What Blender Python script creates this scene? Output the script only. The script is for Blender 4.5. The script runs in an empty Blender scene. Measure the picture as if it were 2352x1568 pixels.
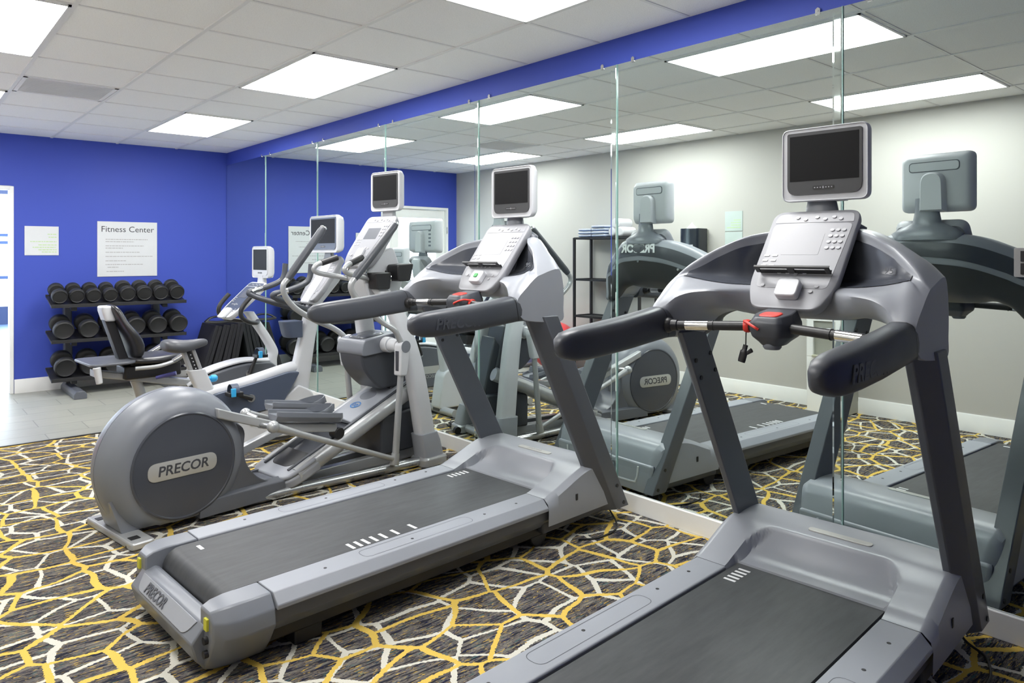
import bpy, bmesh, math, random
from mathutils import Vector, Matrix
random.seed(4)
PI = math.pi
scene = bpy.context.scene
COL = scene.collection
R = math.radians

# ------------------------------------------------------------------ materials
def srgb(r, g, b):
    f = lambda c: (c/255/12.92 if c/255 <= .04045 else ((c/255+.055)/1.055)**2.4)
    return (f(r), f(g), f(b), 1)

def nt(name):
    m = bpy.data.materials.new(name); m.use_nodes = True
    t = m.node_tree; t.nodes.clear()
    o = t.nodes.new('ShaderNodeOutputMaterial'); b = t.nodes.new('ShaderNodeBsdfPrincipled')
    t.links.new(b.outputs[0], o.inputs[0])
    return m, t, b

def N(t, typ, **kw):
    n = t.nodes.new(typ)
    for k, v in kw.items():
        if k in n.inputs: n.inputs[k].default_value = v
        else: setattr(n, k, v)
    return n

def plain(name, col, rough=.5, metal=0., bump=0., bscale=300., spec=.5, var=.04, coat=0.):
    """plastic / paint / metal with a slight procedural unevenness"""
    m, t, b = nt(name)
    b.inputs['Metallic'].default_value = metal
    b.inputs['Specular IOR Level'].default_value = spec
    b.inputs['Coat Weight'].default_value = coat
    tc = N(t, 'ShaderNodeTexCoord')
    nz = N(t, 'ShaderNodeTexNoise', Scale=9., Detail=3.)
    t.links.new(tc.outputs['Object'], nz.inputs['Vector'])
    mx = N(t, 'ShaderNodeMix', data_type='RGBA', blend_type='MIX')
    mx.inputs[6].default_value = [c*(1-var) for c in col[:3]]+[1]
    mx.inputs[7].default_value = [min(1, c*(1+var)) for c in col[:3]]+[1]
    t.links.new(nz.outputs['Fac'], mx.inputs[0]); t.links.new(mx.outputs[2], b.inputs['Base Color'])
    mr = N(t, 'ShaderNodeMapRange'); mr.inputs[3].default_value = max(0, rough-.05); mr.inputs[4].default_value = min(1, rough+.05)
    t.links.new(nz.outputs['Fac'], mr.inputs[0]); t.links.new(mr.outputs[0], b.inputs['Roughness'])
    if bump:
        n2 = N(t, 'ShaderNodeTexNoise', Scale=bscale, Detail=2.)
        t.links.new(tc.outputs['Object'], n2.inputs['Vector'])
        bp = N(t, 'ShaderNodeBump', Strength=bump, Distance=.002)
        t.links.new(n2.outputs['Fac'], bp.inputs['Height']); t.links.new(bp.outputs[0], b.inputs['Normal'])
    return m

def glow(name, col, s):
    m, t, b = nt(name)
    b.inputs['Base Color'].default_value = (.9, .9, .9, 1)
    b.inputs['Emission Color'].default_value = col; b.inputs['Emission Strength'].default_value = s
    return m

M = {}
M['grey'] = plain('grey_plastic', (.185, .198, .228, 1), .36, spec=.5, bump=.04)
M['hood'] = plain('silver_grey_plastic', (.31, .325, .36, 1), .34, bump=.03)
M['rail'] = plain('pale_grey_plastic', (.30, .317, .355, 1), .42, bump=.04)
M['steelgrey'] = plain('grey_painted_steel', (.105, .113, .132, 1), .36, bump=.02)
M['dgrey'] = plain('dark_grey_plastic', (.055, .060, .073, 1), .40, bump=.05)
M['arm'] = plain('charcoal_soft_plastic', (.062, .067, .080, 1), .40, bump=.05)
M['panel'] = plain('slate_plastic', (.062, .068, .084, 1), .24, bump=.02)
M['slate'] = plain('blue_slate_plastic', (.070, .088, .135, 1), .38)
M['white'] = plain('white_plastic', (.58, .59, .62, 1), .36)
M['console'] = plain('console_plastic', (.33, .335, .362, 1), .42)
M['keypad'] = plain('keypad_film', (.29, .295, .32, 1), .38)
M['key'] = plain('key_plastic', (.40, .40, .425, 1), .3)
M['silver'] = plain('silver_paint', (.43, .44, .45, 1), .33, metal=.35)
M['metal'] = plain('satin_steel', (.52, .53, .54, 1), .28, metal=.85)
M['chrome'] = plain('chrome', (.80, .80, .80, 1), .10, metal=1., var=.01)
M['black'] = plain('black_plastic', (.017, .017, .019, 1), .42)
M['rubber'] = plain('black_rubber', (.013, .013, .014, 1), .55, bump=.15, bscale=500)
M['screen'] = plain('screen_glass', (.010, .010, .011, 1), .45, spec=.12, var=.0)
M['bezel'] = plain('bezel_plastic', (.045, .046, .05, 1), .45)
M['vinyl'] = plain('black_vinyl', (.02, .02, .023, 1), .3, bump=.1, bscale=700)
M['saddle'] = plain('saddle_vinyl', (.070, .073, .085, 1), .45, bump=.08)
M['red'] = plain('red_plastic', (.72, .045, .03, 1), .35)
M['redball'] = plain('red_ball_vinyl', (.75, .06, .07, 1), .35)
M['green'] = plain('green_plastic', (.03, .30, .06, 1), .3)
M['sky'] = plain('cyan_plastic', (.04, .40, .78, 1), .35)
M['bosu'] = plain('pale_blue_rubber', (.33, .44, .78, 1), .4)
M['plate'] = plain('brushed_name_plate', (.48, .48, .455, 1), .32, metal=.3)
M['ink'] = plain('dark_lettering', (.05, .052, .06, 1), .5)
M['whiteink'] = plain('white_lettering', (.8, .81, .82, 1), .5)
M['greyink'] = plain('grey_print', (.42, .42, .42, 1), .7)
M['greenink'] = plain('green_print', (.50, .66, .36, 1), .7)
M['yellowink'] = plain('yellow_print', (.62, .60, .05, 1), .6)
M['blueink'] = plain('blue_print', (.03, .17, .45, 1), .5)
M['emboss'] = plain('dark_emboss', (.07, .075, .09, 1), .4)
M['paper'] = plain('white_board', (.66, .68, .69, 1), .6)
M['paperg'] = plain('pale_green_board', (.50, .58, .56, 1), .6)
M['trim'] = plain('white_trim_paint', (.86, .86, .84, 1), .42)
M['ivory'] = plain('ivory_plastic', (.42, .41, .30, 1), .45)
M['wire'] = plain('black_cable', (.01, .01, .011, 1), .5)
M['smoke'] = plain('smoky_plastic', (.02, .025, .033, 1), .12)
M['beigebox'] = plain('beige_enamel', (.36, .36, .31, 1), .5)
M['mat'] = plain('black_foam', (.012, .012, .016, 1), .8, bump=.3, bscale=200)
M['blueroom'] = plain('pool_room_blue', (.003, .014, .055, 1), .5)
M['deck'] = plain('pool_room_deck', (.06, .10, .20, 1), .4)
M['brightwall'] = plain('pool_room_white', (.85, .87, .9, 1), .6)
M['light'] = glow('light_diffuser', (1, .995, .98, 1), 11.0)
M['gridwhite'] = plain('ceiling_grid_paint', (.80, .80, .80, 1), .5)

def ceiling_mat():
    m, t, b = nt('ceiling_tile')
    tc = N(t, 'ShaderNodeTexCoord')
    v = N(t, 'ShaderNodeTexNoise', Scale=190., Detail=2., Roughness=.7)
    r = N(t, 'ShaderNodeValToRGB'); r.color_ramp.elements[0].position = .36; r.color_ramp.elements[0].color = (.82, .82, .825, 1)
    r.color_ramp.elements[1].position = .47; r.color_ramp.elements[1].color = (.93, .932, .935, 1)
    t.links.new(tc.outputs['Object'], v.inputs['Vector']); t.links.new(v.outputs['Fac'], r.inputs[0])
    t.links.new(r.outputs[0], b.inputs['Base Color']); b.inputs['Roughness'].default_value = .9
    return m
M['ceiling'] = ceiling_mat()

def paint(name, col):
    m, t, b = nt(name)
    tc = N(t, 'ShaderNodeTexCoord'); n = N(t, 'ShaderNodeTexNoise', Scale=160., Detail=3.)
    t.links.new(tc.outputs['Object'], n.inputs['Vector'])
    bp = N(t, 'ShaderNodeBump', Strength=.08, Distance=.003)
    t.links.new(n.outputs['Fac'], bp.inputs['Height']); t.links.new(bp.outputs[0], b.inputs['Normal'])
    b.inputs['Base Color'].default_value = col; b.inputs['Roughness'].default_value = .55
    b.inputs['Specular IOR Level'].default_value = .35
    return m
M['bluewall'] = paint('blue_wall_paint', (.050, .085, .46, 1))
M['greigewall'] = paint('greige_wall_paint', (.505, .49, .46, 1))

def mirror_mat():
    m, t, b = nt('mirror_glass')
    b.inputs['Base Color'].default_value = (.79, .865, .845, 1)
    b.inputs['Metallic'].default_value = 1; b.inputs['Roughness'].default_value = 0.0
    return m
M['mirror'] = mirror_mat()
def bevel_mat():
    m, t, b = nt('mirror_bevel')
    b.inputs['Base Color'].default_value = (.80, .90, .87, 1)
    b.inputs['Metallic'].default_value = 1; b.inputs['Roughness'].default_value = .03
    return m
M['bevel'] = bevel_mat()
M['edge'] = plain('green_glass_edge', (.30, .48, .44, 1), .15)

def glass_mat():
    m, t, b = nt('door_glass')
    b.inputs['Base Color'].default_value = (.93, .96, 1, 1); b.inputs['Transmission Weight'].default_value = 1
    b.inputs['Roughness'].default_value = 0; b.inputs['IOR'].default_value = 1.1
    return m
M['glass'] = glass_mat()

def carpet_mat():
    m, t, b = nt('patterned_carpet')
    L = t.links.new
    tc = N(t, 'ShaderNodeTexCoord')
    # wavy distortion so the net lines bend
    d = N(t, 'ShaderNodeTexNoise', Scale=3.2, Detail=1.)
    L(tc.outputs['Object'], d.inputs['Vector'])
    sub = N(t, 'ShaderNodeVectorMath', operation='SUBTRACT'); sub.inputs[1].default_value = (.5, .5, .5)
    L(d.outputs['Color'], sub.inputs[0])
    sc = N(t, 'ShaderNodeVectorMath', operation='SCALE'); sc.inputs['Scale'].default_value = .10
    L(sub.outputs[0], sc.inputs[0])
    jag = N(t, 'ShaderNodeTexNoise', Scale=110., Detail=0.)
    L(tc.outputs['Object'], jag.inputs['Vector'])
    js = N(t, 'ShaderNodeVectorMath', operation='SUBTRACT'); js.inputs[1].default_value = (.5, .5, .5); L(jag.outputs['Color'], js.inputs[0])
    jsc = N(t, 'ShaderNodeVectorMath', operation='SCALE'); jsc.inputs['Scale'].default_value = .010; L(js.outputs[0], jsc.inputs[0])
    a0 = N(t, 'ShaderNodeVectorMath', operation='ADD'); L(sc.outputs[0], a0.inputs[0]); L(jsc.outputs[0], a0.inputs[1])
    def net(off, scale, wid, sx):
        mp = N(t, 'ShaderNodeMapping'); mp.inputs['Location'].default_value = off; mp.inputs['Scale'].default_value = (sx, 1, 0)
        ad = N(t, 'ShaderNodeVectorMath', operation='ADD'); L(tc.outputs['Object'], ad.inputs[0]); L(a0.outputs[0], ad.inputs[1])
        L(ad.outputs[0], mp.inputs['Vector'])
        v = N(t, 'ShaderNodeTexVoronoi', feature='DISTANCE_TO_EDGE', voronoi_dimensions='2D', Scale=scale, Randomness=.95)
        L(mp.outputs[0], v.inputs['Vector'])
        # line width swells and thins
        wn = N(t, 'ShaderNodeTexNoise', Scale=4., Detail=1.); L(mp.outputs[0], wn.inputs['Vector'])
        mr = N(t, 'ShaderNodeMapRange'); mr.inputs[1].default_value = .3; mr.inputs[2].default_value = .7
        mr.inputs[3].default_value = wid*.75; mr.inputs[4].default_value = wid*1.45
        L(wn.outputs['Fac'], mr.inputs[0])
        lt = N(t, 'ShaderNodeMath', operation='LESS_THAN'); L(v.outputs['Distance'], lt.inputs[0]); L(mr.outputs[0], lt.inputs[1])
        return lt
    nw = net((.37, .11, 0), 5.3, .043, .80)
    ny = net((1.73, 2.41, 0), 4.7, .040, .80)
    # streaky ground: threads run along X
    def streak(scale, sx, sy, off):
        mp = N(t, 'ShaderNodeMapping'); mp.inputs['Location'].default_value = off; mp.inputs['Scale'].default_value = (sx, sy, 0)
        L(tc.outputs['Object'], mp.inputs['Vector'])
        n = N(t, 'ShaderNodeTexNoise', Scale=scale, Detail=2., Roughness=.6, noise_dimensions='2D'); L(mp.outputs[0], n.inputs['Vector'])
        return n
    s1 = streak(10., .9, 8.5, (0, 0, 0))
    cr = N(t, 'ShaderNodeValToRGB'); cr.color_ramp.interpolation = 'CONSTANT'
    el = cr.color_ramp.elements
    el[0].position = 0; el[0].color = (.020, .021, .032, 1)
    el[1].position = .40; el[1].color = (.055, .052, .052, 1)
    for p, c in ((.46, (.14, .12, .105, 1)), (.52, (.020, .024, .045, 1)), (.555, (.18, .165, .135, 1)), (.62, (.12, .108, .112, 1)), (.68, (.22, .20, .16, 1))):
        e = el.new(p); e.color = c
    L(s1.outputs['Fac'], cr.inputs[0])
    s2 = streak(16., 1.4, 9., (5.2, 3.3, 0))
    def flecks(lo, col, src, prev):
        g = N(t, 'ShaderNodeMath', operation='GREATER_THAN'); g.inputs[1].default_value = lo; L(src.outputs['Fac'], g.inputs[0])
        x = N(t, 'ShaderNodeMix', data_type='RGBA'); x.inputs[7].default_value = col
        L(g.outputs[0], x.inputs[0]); L(prev, x.inputs[6]); return x.outputs[2]
    c = flecks(.665, (.50, .33, .06, 1), s2, cr.outputs[0])
    s3 = streak(13., 1.1, 9., (9.1, 7.7, 0)); c = flecks(.69, (.06, .13, .13, 1), s3, c)
    s4 = streak(14., 1.1, 9., (2.9, 17.7, 0)); c = flecks(.675, (.012, .016, .06, 1), s4, c)
    mw = N(t, 'ShaderNodeMix', data_type='RGBA'); mw.inputs[7].default_value = (.60, .58, .51, 1)
    L(nw.outputs[0], mw.inputs[0]); L(c, mw.inputs[6])
    my = N(t, 'ShaderNodeMix', data_type='RGBA'); my.inputs[7].default_value = (.66, .46, .10, 1)
    L(ny.outputs[0], my.inputs[0]); L(mw.outputs[2], my.inputs[6])
    sp = N(t, 'ShaderNodeTexNoise', Scale=420., Detail=1.); L(tc.outputs['Object'], sp.inputs['Vector'])
    sm = N(t, 'ShaderNodeMapRange'); sm.inputs[3].default_value = .70; sm.inputs[4].default_value = 1.28; L(sp.outputs['Fac'], sm.inputs[0])
    mm = N(t, 'ShaderNodeVectorMath', operation='SCALE'); L(my.outputs[2], mm.inputs[0]); L(sm.outputs[0], mm.inputs['Scale'])
    L(mm.outputs[0], b.inputs['Base Color'])
    b.inputs['Roughness'].default_value = .95; b.inputs['Specular IOR Level'].default_value = .1
    bp = N(t, 'ShaderNodeBump', Strength=.5, Distance=.004); L(sp.outputs['Fac'], bp.inputs['Height']); L(bp.outputs[0], b.inputs['Normal'])
    return m
M['carpet'] = carpet_mat()

def tile_mat():
    m, t, b = nt('grey_floor_tile')
    L = t.links.new
    tc = N(t, 'ShaderNodeTexCoord')
    br = N(t, 'ShaderNodeTexBrick', offset=.5)
    br.inputs['Scale'].default_value = 1; br.inputs['Brick Width'].default_value = .61; br.inputs['Row Height'].default_value = .305
    br.inputs['Mortar Size'].default_value = .004; br.inputs['Mortar Smooth'].default_value = .1
    br.inputs['Color1'].default_value = (.345, .345, .30, 1); br.inputs['Color2'].default_value = (.315, .32, .28, 1); br.inputs['Mortar'].default_value = (.20, .195, .175, 1)
    L(tc.outputs['Object'], br.inputs['Vector'])
    n = N(t, 'ShaderNodeTexNoise', Scale=7., Detail=5.)
    mp = N(t, 'ShaderNodeMapping'); mp.inputs['Scale'].default_value = (1, 5, 1); L(tc.outputs['Object'], mp.inputs['Vector']); L(mp.outputs[0], n.inputs['Vector'])
    mr = N(t, 'ShaderNodeMapRange'); mr.inputs[3].default_value = .85; mr.inputs[4].default_value = 1.15; L(n.outputs['Fac'], mr.inputs[0])
    s = N(t, 'ShaderNodeVectorMath', operation='SCALE'); L(br.outputs['Color'], s.inputs[0]); L(mr.outputs[0], s.inputs['Scale'])
    L(s.outputs[0], b.inputs['Base Color']); b.inputs['Roughness'].default_value = .38
    return m
M['tile'] = tile_mat()

def belt_mat():
    m, t, b = nt('running_belt_rubber')
    L = t.links.new
    tc = N(t, 'ShaderNodeTexCoord')
    mp = N(t, 'ShaderNodeMapping'); mp.inputs['Scale'].default_value = (1.2, 7, 1); L(tc.outputs['Object'], mp.inputs['Vector'])
    n = N(t, 'ShaderNodeTexNoise', Scale=5., Detail=6., Roughness=.65); L(mp.outputs[0], n.inputs['Vector'])
    r = N(t, 'ShaderNodeValToRGB'); r.color_ramp.elements[0].position = .3; r.color_ramp.elements[0].color = (.033, .035, .039, 1)
    r.color_ramp.elements[1].position = .75; r.color_ramp.elements[1].color = (.060, .063, .069, 1)
    L(n.outputs['Fac'], r.inputs[0]); L(r.outputs[0], b.inputs['Base Color']); b.inputs['Roughness'].default_value = .5
    w = N(t, 'ShaderNodeTexChecker', Scale=260.); L(tc.outputs['Object'], w.inputs['Vector'])
    bp = N(t, 'ShaderNodeBump', Strength=.12, Distance=.001); L(w.outputs['Fac'], bp.inputs['Height']); L(bp.outputs[0], b.inputs['Normal'])
    return m
M['belt'] = belt_mat()

def towel_mat():
    m, t, b = nt('striped_towel')
    L = t.links.new
    tc = N(t, 'ShaderNodeTexCoord')
    w = N(t, 'ShaderNodeTexWave', wave_type='BANDS', bands_direction='Z', Scale=14., Distortion=.8)
    L(tc.outputs['Object'], w.inputs['Vector'])
    r = N(t, 'ShaderNodeValToRGB'); r.color_ramp.interpolation = 'CONSTANT'
    r.color_ramp.elements[0].color = (.6, .62, .67, 1); r.color_ramp.elements[1].position = .66; r.color_ramp.elements[1].color = (.13, .20, .40, 1)
    L(w.outputs['Fac'], r.inputs[0]); L(r.outputs[0], b.inputs['Base Color']); b.inputs['Roughness'].default_value = .95
    return m
M['towel'] = towel_mat()
M['towelw'] = plain('white_towel', (.6, .6, .63, 1), .95, bump=.5, bscale=250)

# ------------------------------------------------------------------ mesh builder
def V3(*a): return Vector(a)

class MB:
    def __init__(s): s.v = []; s.f = []
    def add(s, vs, fs):
        o = len(s.v); s.v += [tuple(v) for v in vs]; s.f += [[i+o for i in f] for f in fs]; return s
    def box(s, c, size, rot=None):
        x, y, z = [d/2 for d in size]; c = Vector(c)
        vs = [Vector((a*x, b*y, d*z)) for a in (-1, 1) for b in (-1, 1) for d in (-1, 1)]
        if rot is not None: vs = [rot @ v for v in vs]
        return s.add([c+v for v in vs], [(0, 1, 3, 2), (4, 6, 7, 5), (0, 4, 5, 1), (2, 3, 7, 6), (0, 2, 6, 4), (1, 5, 7, 3)])
    def bar(s, lo, hi):
        return s.box([(a+b)/2 for a, b in zip(lo, hi)], [abs(b-a) for a, b in zip(lo, hi)])
    def loft(s, rings, cap=True, closed=True):
        n = len(rings[0]); vs = [p for r in rings for p in r]; fs = []
        for i in range(len(rings)-1):
            for j in range(n if closed else n-1):
                k = (j+1) % n
                fs.append((i*n+j, i*n+k, (i+1)*n+k, (i+1)*n+j))
        if cap and closed: fs += [tuple(range(n))[::-1], tuple(range((len(rings)-1)*n, len(rings)*n))]
        return s.add(vs, fs)
    def prism(s, poly, O, U, V, W, d0, d1):
        O, U, V, W = map(Vector, (O, U, V, W))
        return s.loft([[O+U*a+V*b+W*d for a, b in poly] for d in (d0, d1)])
    def xz(s, poly, y0, y1): return s.prism(poly, (0, 0, 0), (1, 0, 0), (0, 0, 1), (0, 1, 0), y0, y1)
    def yz(s, poly, x0, x1): return s.prism(poly, (0, 0, 0), (0, 1, 0), (0, 0, 1), (1, 0, 0), x0, x1)
    def xy(s, poly, z0, z1): return s.prism(poly, (0, 0, 0), (1, 0, 0), (0, 1, 0), (0, 0, 1), z0, z1)
    def tube(s, pts, r, n=14, cap=True, flat=1.0):
        pts = [Vector(p) for p in pts]; rs = r if hasattr(r, '__len__') else [r]*len(pts)
        T = []
        for i in range(len(pts)):
            a = pts[max(0, i-1)]; b = pts[min(len(pts)-1, i+1)]; T.append((b-a).normalized())
        up = Vector((0, 0, 1)) if abs(T[0].z) < .9 else Vector((0, 1, 0))
        nrm = (up - T[0]*up.dot(T[0])).normalized(); rings = []
        for i, p in enumerate(pts):
            nrm = (nrm - T[i]*nrm.dot(T[i])).normalized(); bi = T[i].cross(nrm)
            rings.append([p + nrm*(math.cos(2*PI*k/n)*rs[i]) + bi*(math.sin(2*PI*k/n)*rs[i]*flat) for k in range(n)])
        return s.loft(rings, cap)
    def cyl(s, a, b, r, n=24, r2=None): return s.tube([a, b], [r, r if r2 is None else r2], n)
    def lathe(s, prof, c, axis='z', n=32):
        c = Vector(c); A = {'x': (V3(1, 0, 0), V3(0, 1, 0), V3(0, 0, 1)), 'y': (V3(0, 1, 0), V3(0, 0, 1), V3(1, 0, 0)), 'z': (V3(0, 0, 1), V3(1, 0, 0), V3(0, 1, 0))}[axis] if isinstance(axis, str) else axis
        rings = [[c + A[0]*h + (A[1]*math.cos(2*PI*k/n) + A[2]*math.sin(2*PI*k/n))*max(r, 1e-4) for k in range(n)] for h, r in prof]
        return s.loft(rings)
    def ball(s, c, r, n=20, sq=(1, 1, 1)):
        c = Vector(c); rings = []
        for i in range(n//2+1):
            a = -PI/2 + PI*i/(n//2); rr = max(math.cos(a), 1e-4)
            rings.append([c + Vector((r*sq[0]*rr*math.cos(2*PI*k/n), r*sq[1]*rr*math.sin(2*PI*k/n), r*sq[2]*math.sin(a))) for k in range(n)])
        return s.loft(rings)
    def mirror_y(s, y=0):
        o = len(s.v); s.v += [(a, 2*y-b, c) for a, b, c in s.v]; s.f += [[i+o for i in f[::-1]] for f in list(s.f)]; return s
    def build(s, name, mat, parent=None, bevel=0, seg=2, ang=38, sub=0, smooth=True):
        me = bpy.data.meshes.new(name); me.from_pydata(s.v, [], s.f); me.validate()
        bm = bmesh.new(); bm.from_mesh(me); bmesh.ops.remove_doubles(bm, verts=bm.verts, dist=1e-6); bmesh.ops.recalc_face_normals(bm, faces=bm.faces); bm.to_mesh(me); bm.free()
        me.materials.append(mat if not isinstance(mat, str) else M[mat])
        if smooth:
            for p in me.polygons: p.use_smooth = True
            if not sub: me.set_sharp_from_angle(angle=R(ang))
        o = bpy.data.objects.new(name, me); COL.objects.link(o)
        if parent is not None: o.parent = parent
        if bevel:
            b = o.modifiers.new('bevel', 'BEVEL'); b.width = bevel; b.segments = seg; b.limit_method = 'ANGLE'; b.angle_limit = R(30); b.harden_normals = False
        if sub:
            q = o.modifiers.new('sub', 'SUBSURF'); q.levels = sub; q.render_levels = sub
        return o

def cr(pts, n=8):
    """smooth path through the points"""
    P = [Vector(p) for p in pts]; P = [P[0]*2-P[1]]+P+[P[-1]*2-P[-2]]; out = []
    for i in range(1, len(P)-2):
        a, b, c, d = P[i-1:i+3]
        for k in range(n):
            t = k/n; out.append(.5*((2*b)+(c-a)*t+(2*a-5*b+4*c-d)*t*t+(3*b-a-3*c+d)*t**3))
    out.append(P[-2]); return out

def lerp_tab(tab, x):
    """smooth look-up in a table of (x, value...)"""
    if x <= tab[0][0]: return tab[0][1:]
    if x >= tab[-1][0]: return tab[-1][1:]
    for i in range(len(tab)-1):
        if tab[i][0] <= x <= tab[i+1][0]:
            t = (x-tab[i][0])/(tab[i+1][0]-tab[i][0])
            g = lambda k: tab[min(max(k, 0), len(tab)-1)]
            a, b, c, d = g(i-1), g(i), g(i+1), g(i+2)
            return tuple(.5*((2*q)+(r-p)*t+(2*p-5*q+4*r-s)*t*t+(3*q-p-3*r+s)*t**3) for p, q, r, s in zip(a[1:], b[1:], c[1:], d[1:]))

def rpoly(pts, r, n=6):
    """polygon with rounded corners; r a number or one per corner"""
    out = []; m = len(pts)
    for i in range(m):
        p = Vector(pts[i]).to_2d() if len(pts[i]) == 2 else Vector(pts[i][:2])
        a = Vector(pts[i-1][:2])-p; b = Vector(pts[(i+1) % m][:2])-p
        ri = r[i] if hasattr(r, '__len__') else r
        ri = min(ri, a.length*.49, b.length*.49)
        if ri <= 1e-5: out.append(tuple(p)); continue
        A = p+a.normalized()*ri; B = p+b.normalized()*ri
        for k in range(n+1):
            t = k/n; q = A*(1-t)**2+p*2*t*(1-t)+B*t*t; out.append((q.x, q.y))
    return out

def rrect(w, h, r, n=6, c=(0, 0)):
    x, y = w/2, h/2
    return rpoly([(c[0]-x, c[1]-y), (c[0]+x, c[1]-y), (c[0]+x, c[1]+y), (c[0]-x, c[1]+y)], r, n)

def text_mesh(name, body, size, O, U, V, mat, parent, depth=.002, bold=0., shear=0., align='CENTER', spacing=1.0):
    cu = bpy.data.curves.new(name, 'FONT'); cu.body = body; cu.size = size; cu.extrude = depth; cu.offset = bold; cu.shear = shear
    cu.align_x = align; cu.align_y = 'CENTER'; cu.space_character = spacing; cu.resolution_u = 3
    tmp = bpy.data.objects.new('tmp', cu); COL.objects.link(tmp)
    bpy.context.view_layer.update()
    me = bpy.data.meshes.new_from_object(tmp.evaluated_get(bpy.context.evaluated_depsgraph_get()))
    bpy.data.objects.remove(tmp); bpy.data.curves.remove(cu)
    U, V = Vector(U).normalized(), Vector(V).normalized(); W = U.cross(V); O = Vector(O)
    me.transform(Matrix(((U.x, V.x, W.x, O.x), (U.y, V.y, W.y, O.y), (U.z, V.z, W.z, O.z), (0, 0, 0, 1))))
    me.materials.clear(); me.materials.append(M[mat]); me.name = name
    o = bpy.data.objects.new(name, me); COL.objects.link(o)
    if parent is not None: o.parent = parent
    return o

# ------------------------------------------------------------------ scene bookkeeping
def tag(o, label, cat, group=None, kind=None):
    o['label'] = label; o['category'] = cat
    if group: o['group'] = group
    if kind: o['kind'] = kind
    return o
def thing(name, label, cat, loc, rz=0, group=None):
    o = bpy.data.objects.new(name, None); COL.objects.link(o); o.location = loc; o.rotation_euler = (0, 0, rz); o.empty_display_size = .1
    return tag(o, label, cat, group)
def struct(o): o['kind'] = 'structure'; return o
def dup(root, loc, rot=None, label=None, scale=None):
    c = root.copy(); COL.objects.link(c); c.location = loc
    if rot is not None: c.rotation_euler = rot
    if label: c['label'] = label
    if scale: c.scale = scale
    for ch in list(root.children):
        d = ch.copy(); COL.objects.link(d); d.parent = c
        for g in list(ch.children):
            e = g.copy(); COL.objects.link(e); e.parent = d
    return c
EXPOSURE = 0.85
# ------------------------------------------------------------------ the room
# mirror wall: X = 0; blue end wall: Y = 0; greige wall: X = -3.4; Z up from the floor
HC = 2.611; XW = -3.40; YB = -10.6; CELL = .6096; DX = -.555; Y0 = -4.778; WX = .018
DOOR_L, DOOR_R, DOOR_T = -3.24, -2.10, 2.085

struct(MB().bar((XW-.2, YB, -.1), (WX, -2.385, 0)).build('floor', 'carpet', smooth=False))
struct(MB().bar((XW-.2, -2.385, -.1), (WX, .12, 0)).build('floor_tiled', 'tile', smooth=False))
struct(MB().bar((XW, -2.395, -.01), (WX, -2.372, .006)).build('trim_1', plain('dark_carpet_edge', (.03, .028, .025, 1), .5)))
struct(MB().bar((XW-.1, YB, HC), (WX+.1, .12, HC+.08)).build('ceiling', 'ceiling', smooth=False))
w = MB().bar((DOOR_R, 0, 0), (WX, .12, HC)); w.bar((XW-.1, 0, 0), (DOOR_L, .12, HC)); w.bar((DOOR_L, 0, DOOR_T), (DOOR_R, .12, HC))
struct(w.build('wall_end', 'bluewall', smooth=False))
struct(MB().bar((WX, YB, 0), (WX+.1, .12, HC)).build('wall_mirror', 'bluewall', smooth=False))
struct(MB().bar((XW-.1, YB, 0), (XW, 0, HC)).build('wall_opposite', 'greigewall', smooth=False))
struct(MB().bar((XW-.1, YB-.1, 0), (WX+.1, YB, HC)).build('wall_rear', 'bluewall', smooth=False))  # unseen wall; its blue is chosen to dim and tint light at the near end

base_prof = [(0, 0), (.016, 0), (.016, .105), (.011, .118), (.011, .126), (.006, .14), (0, .14)]
b = MB()
b.prism([(-p, z) for p, z in base_prof], (0, 0, 0), (0, 1, 0), (0, 0, 1), (1, 0, 0), DOOR_R+.005, WX)
struct(b.build('baseboard_end', 'trim'))
b = MB(); b.prism([(p, z) for p, z in base_prof], (XW, 0, 0), (1, 0, 0), (0, 0, 1), (0, 1, 0), YB, 0)
struct(b.build('baseboard_opposite', 'trim'))
# flat white kickboard under the mirrors
struct(MB().bar((-.002, YB, 0), (WX, 0, .099)).build('baseboard_mirror', 'trim', bevel=.003))

# ceiling grid
g = MB(); GW = .022
i = -2
while True:
    x = DX - i*CELL
    if x < XW: break
    if x < 0: g.bar((x-GW/2, YB, HC-.007), (x+GW/2, 0, HC+.001))
    i += 1
j = -11
while Y0 + j*CELL < 0:
    y = Y0 + j*CELL
    if y > YB: g.bar((XW, y-GW*.4, HC-.004), (0, y+GW*.4, HC+.001))
    j += 1
struct(g.build('trim_2', 'gridwhite', smooth=False))

# recessed 2 x 4 lights
n = 0
for col, (i, cname) in enumerate(((0, 'row beside the mirrors'), (3, 'row beside the greige wall'))):
    for k, jj in enumerate((4, 0, -4)):
        x1 = DX - i*CELL; x0 = x1-CELL; y0 = Y0 + jj*CELL; y1 = y0+2*CELL
        pos = ('nearest the blue wall', 'second from the blue wall', 'third from the blue wall')[k]
        t = thing('ceiling_light', f'white ceiling light in the {cname}, {pos}', 'ceiling light', ((x0+x1)/2, (y0+y1)/2, HC), 0, 'recessed ceiling lights')
        a, bb = CELL/2-.012, CELL-.012
        f = MB()
        for s in (-1, 1): f.bar((s*a, -bb, -.012), (s*(a-.014), bb, -.001)); f.bar((-a, s*bb, -.012), (a, s*(bb-.014), -.001))
        f.build('frame', 'gridwhite', t)
        MB().bar((-a+.014, -bb+.014, -.010), (a-.014, bb-.014, -.004)).build('diffuser', 'light', t, smooth=False)
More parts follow.
